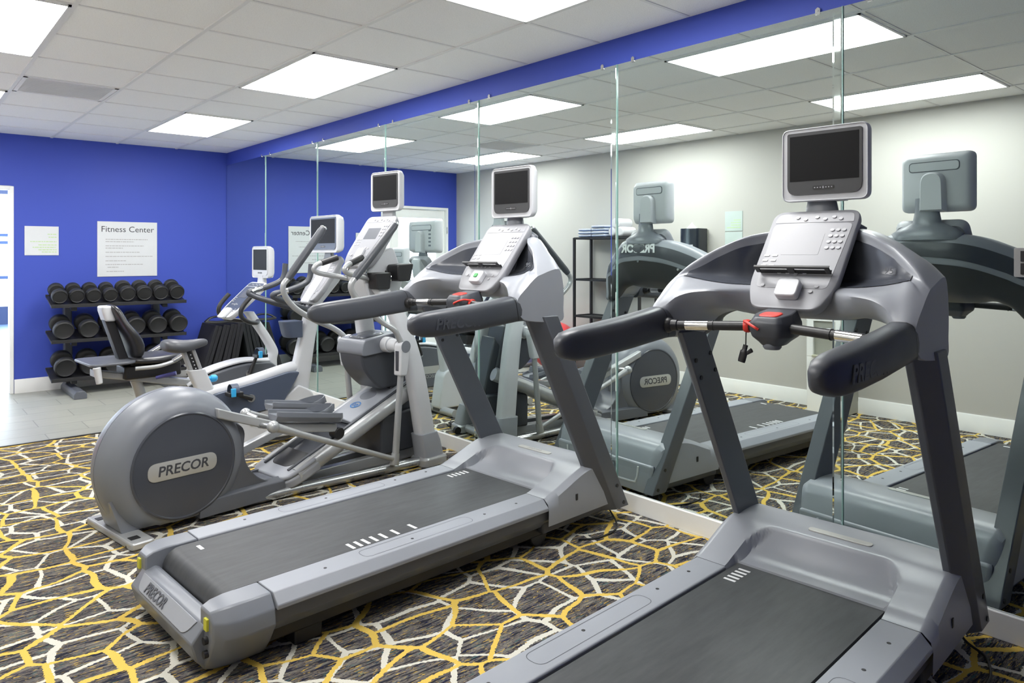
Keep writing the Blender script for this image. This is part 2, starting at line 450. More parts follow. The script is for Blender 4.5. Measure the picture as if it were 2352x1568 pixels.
# return-air tile
x1 = DX-2*CELL; x0 = x1-CELL; y0 = Y0+3*CELL
v = thing('ceiling_vent', 'pale grey air return tile in the white ceiling grid at far left', 'air vent', ((x0+x1)/2, y0+CELL/2, HC))
vm = plain('vent_grey', (.85, .85, .87, 1), .6)
f = MB()
for s in (-1, 1): f.bar((s*.29, -.29, -.006), (s*.265, .29, -.001)); f.bar((-.29, s*.29, -.006), (.29, s*.265, -.001))
f.build('frame', vm, v)
f = MB()
for k in range(24): f.box((0, -.255+k*.0222, -.003), (.53, .0205, .0015), Matrix.Rotation(R(6), 3, 'X'))
f.build('louvre', vm, v, smooth=False)

# ------------------------------------------------------------------ mirrors on the wall
SEAMS = [-.006, -1.188, -2.423, -3.653, -4.883, -6.128, -7.388, -8.63, -9.87]
names = ['far corner by the black mats', 'second from the blue wall, behind the recumbent bike', 'third from the blue wall, behind the upright bike', 'fourth from the blue wall, behind the elliptical trainer', 'fifth from the blue wall, behind the farther treadmill', 'sixth from the blue wall, behind the nearer treadmill', 'nearest, cut by the right edge of the photo', 'beyond the right edge of the photo']
ZM0, ZM1, XM = .101, 2.462, .012
for k in range(len(SEAMS)-1):
    ya, yb = SEAMS[k]-.001, SEAMS[k+1]+.001
    t = thing('wall_mirror_panel', f'tall frameless mirror panel, {names[k]}', 'mirror', (XM, (ya+yb)/2, ZM0), 0, 'mirror panels along the right wall')
    hw = (ya-yb)/2
    MB().bar((0, -hw, 0), (.005, hw, ZM1-ZM0)).build('glass', 'mirror', t, smooth=False)
    # narrow bevelled strip over the joint
    e = MB(); wv = .022; h = ZM1-ZM0
    prof = [(-hw-.0, 0), (-hw, -.0035), (-hw+.008, -.006), (-hw+2*wv-.008, -.006), (-hw+2*wv, -.0035), (-hw+2*wv, 0)]
    e.prism([(p, q) for p, q in prof], (0, 0, 0), (0, 1, 0), (1, 0, 0), (0, 0, 1), 0, h-.02)
    e.build('joint_strip', 'bevel', t, smooth=False)
    MB().bar((-.0062, -hw-.0012, 0), (.002, -hw+.0028, h)).build('glass_edge', 'edge', t, smooth=False)
    for y in ([-hw+.11] if k == 0 else [-hw+.11, hw-.11]):
        c = MB(); c.prism(rpoly([(-.011, -.012), (.011, -.012), (.011, .012), (0, .02), (-.011, .012)], .003), (-.004, y, h+.003), (0, 1, 0), (0, 0, 1), (1, 0, 0), 0, .008)
        c.cyl((-.006, y, h+.008), (-.003, y, h+.008), .004, 10)
        c.build('clip', 'chrome', t)

# switch plates fixed on the mirror at the right edge of the view
t = thing('switch_plate', 'grey wall switch plate with dark rockers on the nearest mirror, right edge', 'wall switch', (XM-.001, -8.04, 1.376), 0)
MB().prism(rrect(.066, .105, .006), (0, 0, 0), (0, 1, 0), (0, 0, 1), (1, 0, 0), -.007, 0).build('plate', plain('grey_plate', (.33, .33, .33, 1), .4), t, bevel=.001)
MB().bar((-.011, -.028, -.042), (-.006, .012, -.002)).bar((-.011, -.028, .004), (-.006, .012, .042)).build('rocker', 'black', t, bevel=.001)

# ------------------------------------------------------------------ glazed door in the blue wall and the pool room beyond
d = bpy.data.objects.new('door_1', None); COL.objects.link(d); struct(d); d.location = (0, 0, 0)
f = MB(); jw = .033
f.bar((DOOR_R-jw, -.014, 0), (DOOR_R+.001, .12, DOOR_T)); f.bar((DOOR_L-.001, -.014, 0), (DOOR_L+jw, .12, DOOR_T)); f.bar((DOOR_L+jw, -.014, DOOR_T-.035), (DOOR_R-jw, .12, DOOR_T))
f.bar((-2.285, .02, 0), (-2.25, .10, DOOR_T-.035))
f.build('door_frame', 'trim', d, bevel=.004)
f = MB(); xa, xb = DOOR_L+jw+.004, -2.29
f.bar((xa, .03, .02), (xa+.15, .075, DOOR_T-.04)); f.bar((xb-.11, .03, .02), (xb, .075, DOOR_T-.04)); f.bar((xa+.15, .03, DOOR_T-.16), (xb-.11, .075, DOOR_T-.04)); f.bar((xa+.15, .03, .02), (xb-.11, .075, .20)); f.bar((xa+.15, .035, .87), (xb-.11, .07, .90))
f.build('door_leaf', 'trim', d, bevel=.004)
MB().bar((xa+.15, .050, .20), (xb-.11, .055, DOOR_T-.16)).build('door_glass', 'glass', d, smooth=False)
MB().bar((-2.25, .050, .02), (DOOR_R-jw, .055, DOOR_T-.035)).build('side_glass', 'glass', d, smooth=False)
h = MB(); h.cyl((xb-.055, .03, 1.02), (xb-.055, -.02, 1.02), .012); h.tube([(xb-.055, -.02, 1.02), (xb-.10, -.022, 1.02), (xb-.16, -.02, 1.02)], .009)
h.build('door_handle', 'metal', d)
MB().bar((DOOR_L+.02, -.022, 1.70), (DOOR_L+.034, -.012, 1.80)).bar((DOOR_L+.02, -.022, .25), (DOOR_L+.034, -.012, .35)).build('hinge', 'metal', d)

struct(MB().bar((-7, .12, -.1), (.5, 9, -.005)).build('floor_poolside', 'deck', smooth=False))
f = MB()
f.bar((-7, 8.8, 0), (.5, 9, .35)); f.bar((-7, 8.8, 2.6), (.5, 9, 3.6))
struct(f.build('wall_poolside', 'blueroom', smooth=False))
f = MB()
for x in (-6.2, -5.0, -3.8, -2.6, -1.4, -.2): f.bar((x-.05, 8.82, .35), (x+.05, 8.95, 2.6))
for z in (.9, 1.6, 1.75): f.bar((-7, 8.82, z), (.5, 8.95, z+.06))
w1 = bpy.data.objects.new('window_1', None); COL.objects.link(w1); struct(w1)
f.build('window_frame', plain('window_blue_frame', (.012, .035, .10, 1), .4), w1, smooth=False)
MB().bar((-7, 2.2, 2.35), (.5, 2.6, 2.75)).build('wall_poolside_beam', 'blueroom', smooth=False)['kind'] = 'structure'
c = thing('patio_chair', 'dark slim patio chair seen through the glass door at far left', 'chair', (-2.42, 3.1, 0), R(15))
f = MB()
for sx in (-1, 1):
    f.tube(cr([(sx*.24, -.22, .005), (sx*.23, -.20, .44), (sx*.23, .20, .44), (sx*.24, .26, .005)], 6), .012)
    f.tube([(sx*.23, .2, .44), (sx*.22, .30, .95)], .012)
f.build('chair_frame', 'black', c)
MB().bar((-.23, -.22, .43), (.23, .22, .455)).build('seat', 'blueroom', c, bevel=.006)
f = MB()
for k in range(5): f.bar((-.22, .22+k*.018, .56+k*.085), (.22, .23+k*.018, .61+k*.085))
f.build('backrest', 'blueroom', c)
c = thing('patio_table', 'round blue patio table beyond the glass door at far left', 'table', (-2.5, 4.6, 0))
MB().lathe([(.70, .0), (.70, .5), (.725, .5), (.73, .48), (.73, 0)], (0, 0, 0)).build('tabletop', 'blueroom', c)
MB().cyl((0, 0, .005), (0, 0, .70), .04).lathe([(0.005, .3), (.03, .28), (.04, .05)], (0, 0, 0)).build('pedestal', 'blueroom', c)

# ------------------------------------------------------------------ things on the walls
def line_rows(parent, mat, rows, O, U, V, h, name='print'):
    m = MB(); O, U, V = Vector(O), Vector(U), Vector(V); W = U.cross(V)
    rnd = random.Random(7)
    for y, a, b in rows:
        x = a
        while x < b:
            l = min(rnd.uniform(.012, .04), b-x)
            m.prism([(x, y-h/2), (x+l, y-h/2), (x+l, y+h/2), (x, y+h/2)], O, U, V, W, 0, .0006); x += l+.005
    return m.build(name, mat, parent, smooth=False)
t = thing('wall_sign', 'large white sign headed Fitness Center on the blue wall', 'sign', (-1.058, -.001, 1.458))
MB().bar((-.298, -.006, -.298), (.298, 0, .298)).build('board', 'paper', t, bevel=.001)
text_mesh('heading', 'Fitness Center', .089, (.0, -.0065, .213), (1, 0, 0), (0, 0, 1), 'ink', t, .0006)
line_rows(t, 'greyink', [(.105, -.22, .20), (.080, -.22, .06), (.035, -.22, .16), (.010, -.22, -.05), (-.035, -.22, .12), (-.080, -.22, .25), (-.128, -.22, -.02), (-.168, -.22, .15), (-.198, -.20, -.09), (-.243, -.21, -.04)], (0, -.0062, 0), (1, 0, 0), (0, 0, 1), .0085)
t = thing('wall_sign', 'small pale notice with faint green print on the blue wall by the door', 'sign', (-1.860, -.001, 1.540))
MB().bar((-.149, -.005, -.149), (.149, 0, .149)).build('board', 'paper', t, bevel=.001)
line_rows(t, 'greenink', [(.068, .05, .13), (.038, .06, .13), (-.008, -.10, .13), (-.042, -.03, .13), (-.067, -.08, .12), (-.092, -.03, .13), (-.115, .0, .13)], (0, -.0052, 0), (1, 0, 0), (0, 0, 1), .010)
for k, (z, lb) in enumerate(((1.737, 'upper of two pale green notices on the greige wall, seen in the mirror'), (1.528, 'lower of two pale green notices on the greige wall, seen in the mirror'))):
    t = thing('wall_sign', lb, 'sign', (XW+.001, -4.715, z), 0, 'pale green notices on the greige wall')
    MB().bar((0, -.1, -.1), (.005, .1, .1)).build('board', 'paperg', t, bevel=.001)
    line_rows(t, 'greenink', [(.01, -.08, -.0), (-.015, -.08, .03), (-.04, -.08, .03), (-.065, -.08, .08)], (.0052, 0, 0), (0, 1, 0), (0, 0, 1), .010)
t = thing('power_outlet', 'ivory power outlet on the blue wall behind the dumbbell rack', 'outlet', (-1.0, -.001, .435))
MB().bar((-.036, -.006, -.058), (.036, 0, .058)).build('plate', 'ivory', t, bevel=.002)
MB().bar((-.016, -.008, .008), (.016, -.005, .04)).bar((-.016, -.008, -.04), (.016, -.005, -.008)).build('socket', 'ivory', t, bevel=.002)

# wipes dispenser on the greige wall
t = thing('wall_mounted_dispenser', 'smoky black wipes dispenser with a wipe sticking out, on the greige wall', 'dispenser', (XW+.001, -4.31, 1.30))
MB().bar((0, -.105, .0), (.03, .125, .36)).build('back_plate', 'beigebox', t, bevel=.004)
m = MB(); m.prism(rpoly([(0.03, -.115), (.21, -.115), (.21, .115), (.03, .115)], [.0, .05, .05, .0]), (0, 0, 0), (1, 0, 0), (0, 1, 0), (0, 0, 1), 0, .37)
m.build('canister', 'smoke', t, bevel=.006)
MB().bar((.205, -.06, .15), (.213, .07, .20)).build('label_strip', 'white', t, bevel=.001)
m = MB(); m.lathe([(.37, .06), (.385, .045), (.42, .012), (.435, .003)], (.11, 0.02, 0)); m.build('wipe', 'paper', t)
# ------------------------------------------------------------------ shared: screen and console
def make_monitor(root, c, w=.308, h=.268, d=.062, yaw=0., name='monitor', shell='white', bez='bezel', neck_z=None):
    """screen housing; local frame: user looks along +X. c = centre of its front face"""
    c = Vector(c); rot = Matrix.Rotation(yaw, 3, 'Z')
    P = lambda x, y, z: c + rot @ Vector((x, y, z))
    def ring(x, ww, hh, r): return [P(x, a, b) for a, b in rrect(ww, hh, r, 7)]
    m = MB(); m.loft([ring(.004, w-.014, h-.014, .022), ring(.0, w-.008, h-.008, .026), ring(.004, w-.002, h-.002, .028), ring(.012, w, h, .030), ring(.030, w-.002, h-.002, .030), ring(d-.012, w-.022, h-.03, .03), ring(d, w-.05, h-.06, .03)])
    sh = m.build(name, shell, root, ang=50)
    bw, bh = w-.044, h-.042
    m = MB(); o = [(-bw/2, bh/2), (-bw/2, -bh/2), (bw/2, -bh/2), (bw/2, bh/2)]
    poly = rpoly(o[::-1], [.008, .035, .035, .008], 7)
    m.loft([[P(-.0008, -a, b+.004) for a, b in poly], [P(.004, -a, b+.004) for a, b in poly]])
    m.build('bezel', bez, sh)
    sw, shh = bw-.020, bh-.062
    m = MB(); z0 = bh/2-.012+.004
    m.loft([[P(-.002, a, b) for a, b in ((-sw/2, z0-shh), (sw/2, z0-shh), (sw/2, z0), (-sw/2, z0))], [P(0.003, a, b) for a, b in ((-sw/2, z0-shh), (sw/2, z0-shh), (sw/2, z0), (-sw/2, z0))]])
    m.build('screen', 'screen', sh, smooth=False)
    m = MB(); zb = -bh/2+.028
    m.loft([[P(x, a, b+zb) for a, b in rrect(.075, .013, .004)] for x in (-.002, .002)]); m.build('control_strip', 'black', sh)
    m = MB()
    for k in range(7): m.box(P(-.0025, -.03+k*.010, zb), (.001, .004, .0035 if k != 3 else .008), rot)
    m.build('control_buttons', 'key', sh, smooth=False)
    # rear: slot line and arched neck cover
    m = MB(); m.loft([[P(d+.0005+dx, a, b+.072) for a, b in rrect(w*.70, .046, .018)] for dx in (-.002, .0015)]); m.build('rear_slot', 'steelgrey', sh)
    m = MB(); m.loft([[P(d+.002+dx, a, b+.072) for a, b in rrect(w*.70-.008, .038, .015)] for dx in (-.002, .002)]); m.build('slot_door', shell, sh)
    m = MB(); pl = rpoly([(-.055, -h/2+.0), (.055, -h/2+.0), (.05, .045), (-.05, .045)], [.0, .0, .05, .05], 8)
    m.loft([[P(d-.006, a, b) for a, b in pl], [P(d+.022, a*.97, b*.98) for a, b in pl], [P(d+.034, a*.82, b*.9-.004) for a, b in pl]])
    m.build('neck_cover', shell, sh, ang=50)
    return sh

def make_console(root, pb, pt, wb=.145, wt=.157, thick=.045, sensor=True, tray=True, keymat='keypad', body='console', lcd=False):
    """sloped key panel; pb / pt = middle of its lower / upper edge"""
    pb, pt = Vector(pb), Vector(pt); V = (pt-pb); L = V.length; V.normalize(); U = Vector((0, -1, 0)); W = U.cross(V)   # W points to the user
    if W.x > 0: W = -W
    F = lambda u, v, w=0: pb+U*u+V*v+W*w
    out = rpoly([(-wb*.80, 0), (wb*.80, 0), (wb*1.06, L*.22), (wt*1.0, L), (-wt*1.0, L), (-wb*1.06, L*.22)], [.035, .035, .09, .045, .045, .09], 8)
    m = MB(); m.loft([[F(a*.93, b*.965+.008, -thick) for a, b in out], [F(a*.985, b*.99+.002, -thick*.6) for a, b in out], [F(a, b, -.010) for a, b in out], [F(a*.995, b*.996+.001, -.003) for a, b in out], [F(a*.975, b*.985+.003, 0) for a, b in out]])
    con = m.build('display_console', body, root, ang=50)
    k = [(a*.90, L*.5+(b-L*.5)*.90) for a, b in out]
    def plate(poly, w0, w1, nm, mt, par=con, **kw):
        q = MB(); q.loft([[F(a, b, w0) for a, b in poly], [F(a, b, w1) for a, b in poly]]); return q.build(nm, mt, par, **kw)
    up = [p for p in k]
    plate(rpoly([(-wb*.86, L*.20), (wb*.86, L*.20), (wt*.90, L*.855), (-wt*.90, L*.855)], .02), -.002, .0012, 'keypad', keymat)
    plate(rpoly([(-wt*.90, L*.87), (wt*.90, L*.87), (wt*.86, L*.965), (-wt*.86, L*.965)], [.004, .004, .03, .03]), -.002, .0012, 'top_keypad', keymat)
    plate(rrect(wt*.85, L*.22, .004, 3, (-.01, L*.64)), 0, .0018, 'display_window', 'keypad' if not lcd else 'steelgrey')
    q = MB()
    def key(u, v, r=.0065, par=q):
        par.loft([[F(u+r*1.15*math.cos(a), v+r*math.sin(a), h) for a in [2*PI*i/10 for i in range(10)]] for h in (0.001, .0042)])
    for r_ in range(4):
        for c_ in range(3): key(wt*.50+c_*.020, L*.60+r_*.026)
    for r_ in range(3):
        for c_ in range(2): q.loft([[F(-wt*.80+c_*.03+a, L*.42+r_*.022+b, h) for a, b in rrect(.02, .009, .003, 3)] for h in (.001, .003)])
    for u, v in ((-.055, .345), (-.025, .345), (.005, .36), (.005, .33), (.035, .345), (-.10, .22), (.09, .22), (.075, .17), (-.06, .92), (-.03, .90), (.01, .92), (.04, .90), (.07, .92), (.095, .90)): key(u*wt/.157, L*v)
    q.build('keys', 'key', con, smooth=True)
    if tray:
        t = L*.34
        q = MB(); a0 = wb*.86
        q.loft([[F(u, t+.004, w) for u, w in ((-a0, 0), (a0, 0), (a0+.008, .022), (-a0-.004, .022))], [F(u, t, w) for u, w in ((-a0, 0), (a0, 0), (a0+.008, .022), (-a0-.004, .022))]])
        for u0, u1 in ((-a0-.004, -a0+.012), (-.012, .012), (a0-.008, a0+.008)): q.loft([[F(u, t-.004, w) for u, w in ((u0, .018), (u1, .018), (u1, .052), (u0, .052))], [F(u, t-.010, w) for u, w in ((u0, .018), (u1, .018), (u1, .052), (u0, .052))]])
        q.loft([[F(u, t-.004, w) for u, w in ((-a0-.004, .046), (a0+.008, .046), (a0+.014, .056), (-a0-.002, .056))], [F(u, t-.013, w) for u, w in ((-a0-.004, .046), (a0+.008, .046), (a0+.014, .056), (-a0-.002, .056))]])
        q.build('reading_rack', 'black', con, bevel=.0015)
    if sensor:
        pl = rrect(.078, .070, .016, 6, (0.004, L*.165))
        bx = plate(pl, .0, .030, 'start_button_housing', 'white', con, bevel=.004)
        q = MB(); q.loft([[F(a, b, h) for a, b in rrect(.026, .024, .007, 5, (0.004, L*.17))] for h in (.029, .0345)]); q.build('start_button', 'green', bx, bevel=.002)
    return con

# ------------------------------------------------------------------ treadmill (forward = +X, left = +Y)
def make_treadmill(label, loc, rz):
    t = thing('treadmill', label, 'treadmill', loc, rz, None)
    ZT = .237
    # side rails, skirts
    for s in (-1, 1):
        prof = [(.272, ZT-.03), (.272, ZT-.004), (.277, ZT), (.392, ZT), (.426, ZT-.036), (.426, ZT-.052), (.30, ZT-.052)]
        r = MB().yz([(s*a, b) for a, b in prof], -2.088, -.722).build('side_rail', 'rail', t, bevel=.003)
        h = MB()
        for x in (-1.86, -1.46, -1.06, -.86): h.cyl((x, s*.345, ZT-.001), (x, s*.345, ZT+.0006), .0065, 12)
        h.build('screw', 'black', r)
        g = MB(); pl = rrect(.56, .075, .034, 8, (-1.42, s*.338)); inn = rrect(.556, .071, .032, 8, (-1.42, s*.338))
        g.loft([[(a, b, ZT+.0004) for a, b in pl], [(a, b, ZT+.0004) for a, b in inn]], cap=False); g.build('seam_line', 'dgrey', r, smooth=False)
        MB().yz([(s*a, b) for a, b in ((.30, ZT-.05), (.405, ZT-.052), (.408, ZT-.10), (.385, ZT-.135), (.30, ZT-.135))], -2.12, -.30).build('side_skirt', 'steelgrey', t, bevel=.004)
    MB().bar((-2.16, -.365, .052), (-.28, .365, ZT-.128)).build('chassis', 'black', t, bevel=.006)
    for s in (-1, 1): MB().bar((-1.99, s*.27, .0), (-1.88, s*.36, .06)).build('rear_foot', 'black', t, bevel=.006)
    for s in (-1, 1): MB().cyl((-.72, s*.30, .055), (-.72, s*.36, .055), .055, 24).build('transport_wheel', 'black', t, bevel=.004)
    # belt with rear roller
    m = MB(); pr = []
    zc, rr = ZT-.075, .068
    for k in range(13):
        a = PI/2 + PI*k/12; pr.append((-2.165+rr*math.cos(a), zc+rr*math.sin(a)))
    pr += [(-.62, zc-rr), (-.62, zc+rr)]
    m.xz(pr, -.262, .262); belt = m.build('running_belt', 'belt', t, ang=30)
    zb = zc+rr+.0006
    mk = MB()
    for x in (-1.675, -1.640, -1.605, -1.565, -1.52, -1.46, -1.37): mk.bar((x-.007, -.252, zb-.001), (x+.007, -.192, zb))
    mk.build('belt_mark', 'whiteink', belt, smooth=False)
    mk = MB()
    for x in (-.80, -.773, -.746, -.719, -.692): mk.bar((x-.006, .19, zb-.001), (x+.006, .235, zb))
    mk.bar((-2.12, .165, zb-.001), (-2.105, .215, zb))
    mk.build('belt_mark', 'whiteink', belt, smooth=False)
    # rear end cap
    half = [(.274, ZT), (.385, ZT), (.420, ZT-.045), (.426, ZT-.10), (.385, ZT-.165), (.335, .012), (.274, .012)]
    for s in (-1, 1):
        m = MB(); rings = []
        for x, k, dz in ((-2.092, 1, 0), (-2.215, 1., 0), (-2.262, .965, -.006), (-2.292, .90, -.02)):
            rings.append([(x, s*(a*k if a > .3 else a), min(b, ZT+dz)) for a, b in half])
        m.loft(rings); cap = m.build('rear_cap', 'grey', t, bevel=.006)
        q = MB(); q.prism(rrect(.026, .04, .003), (-2.298, s*.335, .178), (0, 1, 0), (0, 0, 1), (1, 0, 0), -.0015, .008); q.build('warning_sticker', 'yellowink', cap)
        q = MB()
        for z in (.125, .08): q.cyl((-2.305, s*.335, z), (-2.25, s*.335, z), .013, 14)
        q.build('bolt_recess', 'black', cap)
    cen = MB()
    cen.xz([(-2.236, .012), (-2.236, .165), (-2.256, .176), (-2.292, .166), (-2.336, .112), (-2.318, .05), (-2.285, .012)], -.31, .31)
    cen.build('rear_bumper', 'grey', t, bevel=.006)
    q = MB(); q.prism(rpoly([(-.235, .0), (.235, .0), (.265, .055), (-.265, .055)], [.035, .035, .004, .004]), (-2.331, 0, .119), (0, -1, 0), V3(.042, 0, .053).normalized(), V3(-.053, 0, .042).normalized(), -.004, .003)
    rp = q.build('rear_plate', 'hood', t, bevel=.002)
    uv = V3(.042, 0, .053).normalized()
    text_mesh('lettering', 'PRECOR', .052, V3(-2.3338, .08, .119)+uv*.027+V3(-.0025, 0, .002), (0, -1, 0), uv, 'steelgrey', rp, .0008, bold=.0012, shear=.15)
    # motor cover: shoulders, scooped toe area, bluff front
    NX, NY = 70, 80
    sh = [(-.722, ZT), (-.66, ZT+.020), (-.58, ZT+.048), (-.50, ZT+.078), (-.43, ZT+.098), (-.36, ZT+.104), (-.28, ZT+.102), (-.23, ZT+.088), (-.196, ZT+.055), (-.178, ZT+.01)]
    def height(x, o):
        z = lerp_tab(sh, x)[0]; ao = abs(o)
        # rounded-end scoop
        rx = (x+.66)/.215
        wmax = .275 if rx < .25 else .275-.07*((rx-.25)/.75)**2.5 if rx < 1 else 0
        if -.08 < rx < 1 and ao < wmax:
            e = min(1, (wmax-ao)/.016); e = e*e*(3-2*e)
            zi = ZT+.002+.102*max(0, rx)**2.0*(1 if rx < .9 else 1)-.012*math.sin(PI*min(1, max(0, rx)))
            z = z*(1-e)+min(z, zi)*e
        if x < -.652 and ao < .268: z = ZT-.02
        return z
    xs = [-.722+.544*i/NX for i in range(NX+1)]
    os_ = [-.395+.79*j/NY for j in range(NY+1)]
    m = MB(); rings = []
    for x in xs:
        k = 0 if x < -.25 else ((x+.25)/.072)**2*.03
        row = [(x, -.425+k, ZT-.125), (x, -.427+k, ZT-.05), (x, -.420+k, max(ZT-.03, height(x, -.395)-.022))]
        row += [(x, o*(1-k*2.2), height(x, o)) for o in os_]
        row += [(x, .420-k, max(ZT-.03, height(x, .395)-.022)), (x, .427-k, ZT-.05), (x, .425-k, ZT-.125)]
        rings.append(row)
    for dx, k in ((.010, .03), (.020, .06), (.026, .13), (.022, .19)):
        zt = ZT+.01-k
        row = rings[len(xs)-1]; L_ = len(row)
        rings.append([(row[0][0]+dx, p[1]*(1-.05*k/.1), (min(p[2], zt) if 1 < q_ < L_-2 else min(p[2], max(.05, zt-.01)))) for q_, p in enumerate(row)])
    m.loft(rings, cap=False, closed=False)
    mc = m.build('motor_cover', 'hood', t, ang=42)
    MB().bar((-.735, -.40, .07), (-.170, .40, ZT-.02)).build('motor_housing', 'dgrey', t, bevel=.01)
    fr = MB(); fr.yz(rpoly([(-.385, .075), (.385, .075), (.40, .22), (-.40, .22)], .02), -.21, -.157); fb = fr.build('front_bumper', 'hood', t, bevel=.012, seg=3)
    gl = MB(); gl.tube(cr([(-.154, -.30, .20), (-.153, -.285, .125), (-.152, -.22, .105), (-.152, .22, .105), (-.153, .285, .125), (-.154, .30, .20)], 6), .006, 8); gl.build('trim_line', 'white', fb)
    text_mesh('lettering', 'PRECOR', .075, (-.1555, 0, .165), (0, 1, 0), (0, 0, 1), 'steelgrey', fb, .002, bold=.002, shear=.2)
    np_ = MB(); np_.prism(rrect(.235, .032, .0158, 8), (-.398, -.02, ZT+.1040), (0, -1, 0), V3(1, 0, .06).normalized(), V3(-.06, 0, 1).normalized(), -.004, .002)
    n2 = np_.build('name_plate', 'plate', mc, bevel=.001)
    text_mesh('lettering', 'PRECOR', .026, (-.398, -.02, ZT+.1064), (0, -1, 0), V3(1, 0, .06), 'greyink', n2, .0004, bold=.0008, shear=.2)
    sl = MB()
    for s in (-1, 1): sl.box((-.52, s*.4275, ZT-.03), (.014, .003, .03)); sl.box((-.18, s*.35, ZT-.11), (.01, .01, .01))
    sl.build('slot', 'black', mc)
    # uprights
    for s in (-1, 1):
        secs = []
        for z in (.074, .35, .70, 1.115):
            k = (z-.075)/1.0; xr = -.295-.532*k; w = .180-.018*k; oi = .372+.006*k; a = .398+.004*k; b_ = .442+.012*k
            secs.append([(xr, s*oi, z), (xr, s*a, z), (xr+.074*w/.18, s*b_, z), (xr+w, s*b_, z), (xr+w, s*oi, z)])
        u = MB().loft(secs).build('upright', 'steelgrey', t, bevel=.004)
        q = MB()
        for z, f in ((.10, .83), (.20, .80)):
            xr = -.295-.532*(z-.075); q.cyl((xr+.18*f, s*.441, z), (xr+.18*f, s*.446, z), .010, 12)
        for z in (.93, 1.0):
            xr = -.295-.532*(z-.075)
            q.cyl((xr+.03, s*.3785, z), (xr+.03, s*.374, z), .009, 12); q.cyl((xr+.135, s*.3785, z+.02), (xr+.135, s*.374, z+.02), .009, 12)
        q.build('bolt', 'black', u)
    # head shell: one smooth lofted body, sections in x-z across the width
    # o : bottom a, nose b, bar top c, recess d, recess top e, ring front f, ring back g, band foot h, back recess i, back bottom j
    T = [
     (0.00, -.735, 1.195, -.755, 1.255, -.740, 1.288, -.600, 1.315, -.560, 1.470, -.545, 1.496, -.500, 1.497, -.478, 1.395, -.560, 1.25, -.68, 1.185),
     (0.13, -.740, 1.197, -.762, 1.258, -.745, 1.290, -.605, 1.320, -.570, 1.458, -.560, 1.490, -.507, 1.490, -.486, 1.385, -.565, 1.24, -.68, 1.185),
     (0.18, -.762, 1.204, -.800, 1.266, -.772, 1.291, -.630, 1.320, -.612, 1.445, -.615, 1.483, -.530, 1.483, -.500, 1.375, -.575, 1.24, -.68, 1.190),
     (0.24, -.800, 1.212, -.868, 1.274, -.803, 1.295, -.685, 1.325, -.670, 1.428, -.672, 1.464, -.570, 1.466, -.536, 1.355, -.590, 1.23, -.68, 1.196),
     (0.31, -.822, 1.205, -.905, 1.268, -.812, 1.303, -.728, 1.330, -.712, 1.392, -.710, 1.430, -.612, 1.434, -.580, 1.325, -.612, 1.20, -.68, 1.170),
     (0.355, -.858, 1.178, -.930, 1.250, -.820, 1.312, -.770, 1.330, -.755, 1.358, -.747, 1.398, -.640, 1.408, -.608, 1.300, -.628, 1.17, -.675, 1.12),
     (0.395, -.905, 1.130, -.952, 1.214, -.842, 1.318, -.812, 1.324, -.792, 1.337, -.776, 1.366, -.655, 1.383, -.626, 1.285, -.635, 1.15, -.66, 1.09),
     (0.425, -.915, 1.108, -.962, 1.204, -.870, 1.285, -.845, 1.303, -.822, 1.318, -.795, 1.334, -.665, 1.358, -.636, 1.270, -.638, 1.15, -.66, 1.085),
     (0.447, -.910, 1.108, -.955, 1.192, -.880, 1.262, -.860, 1.278, -.835, 1.295, -.805, 1.308, -.675, 1.335, -.642, 1.250, -.642, 1.15, -.66, 1.085),
    ]
    def sect(o):
        v = lerp_tab(T, abs(o)); return [Vector((v[2*k], o, v[2*k+1])) for k in range(10)]
    NS = 60; SUB = 5
    grid = []; osn = [-.447+.894*i/NS for i in range(NS+1)]
    def edge(P, k):     # Catmull segment k -> k+1, softened; sharp at b,c,e,g,h
        n = len(P); a, b, c, d = P[(k-1) % n], P[k], P[(k+1) % n], P[(k+2) % n]; out = []
        for q_ in range(SUB):
            t_ = q_/SUB; lin = b.lerp(c, t_)
            cat = .5*((2*b)+(c-a)*t_+(2*a-5*b+4*c-d)*t_*t_+(3*b-a-3*c+d)*t_**3)
            out.append(lin.lerp(cat, .8))
        return out
    for o in osn:
        P = sect(o); r = []
        for k in range(10): r += edge(P, k)
        grid.append(r)
    hd = MB().loft(grid).build('head_shell', 'hood', t, ang=45)
    lo, hi = 2*SUB+1, 4*SUB     # recess rows c..e
    for s, nm in ((1, 'L'), (-1, 'R')):
        rows = [g_ for o, g_ in zip(osn, grid) if .06 < s*o < .388]
        pm = MB()
        off = lambda p: Vector(p)+V3(-.0035, 0, .0015)
        pm.loft([[off(p) for p in g_[lo:hi+1]] for g_ in rows], cap=False, closed=False)
        pm.build('recess_panel', 'panel', hd, ang=60)
    # back: dark lower shield
    bk = MB(); bk.loft([[Vector(p)+V3(.003, 0, 0) for p in g_[6*SUB+2:7*SUB+1]] for o, g_ in zip(osn, grid) if abs(o) < .435], cap=False, closed=False)
    bb = bk.build('rear_band', 'dgrey', hd, ang=60)
    bk = MB(); bk.loft([[Vector(p)+V3(.004, 0, -.001) for p in g_[7*SUB+1:9*SUB+2]] for o, g_ in zip(osn, grid) if abs(o) < .43], cap=False, closed=False)
    bs = bk.build('rear_shield', 'bezel', hd, ang=60)
    q = MB()
    for o in (-.26, 0, .26):
        v = lerp_tab(T, abs(o)); q.cyl((v[14]-.012, o, v[15]-.035), (v[14]+.004, o, v[15]-.035), .008, 12)
    q.build('screw', 'chrome', bs)
    text_mesh('lettering', 'PRECOR', .074, (-.4805, 0, 1.438), (0, 1, 0), V3(-.215, 0, 1), 'whiteink', bb, .0015, bold=.003, shear=.2)
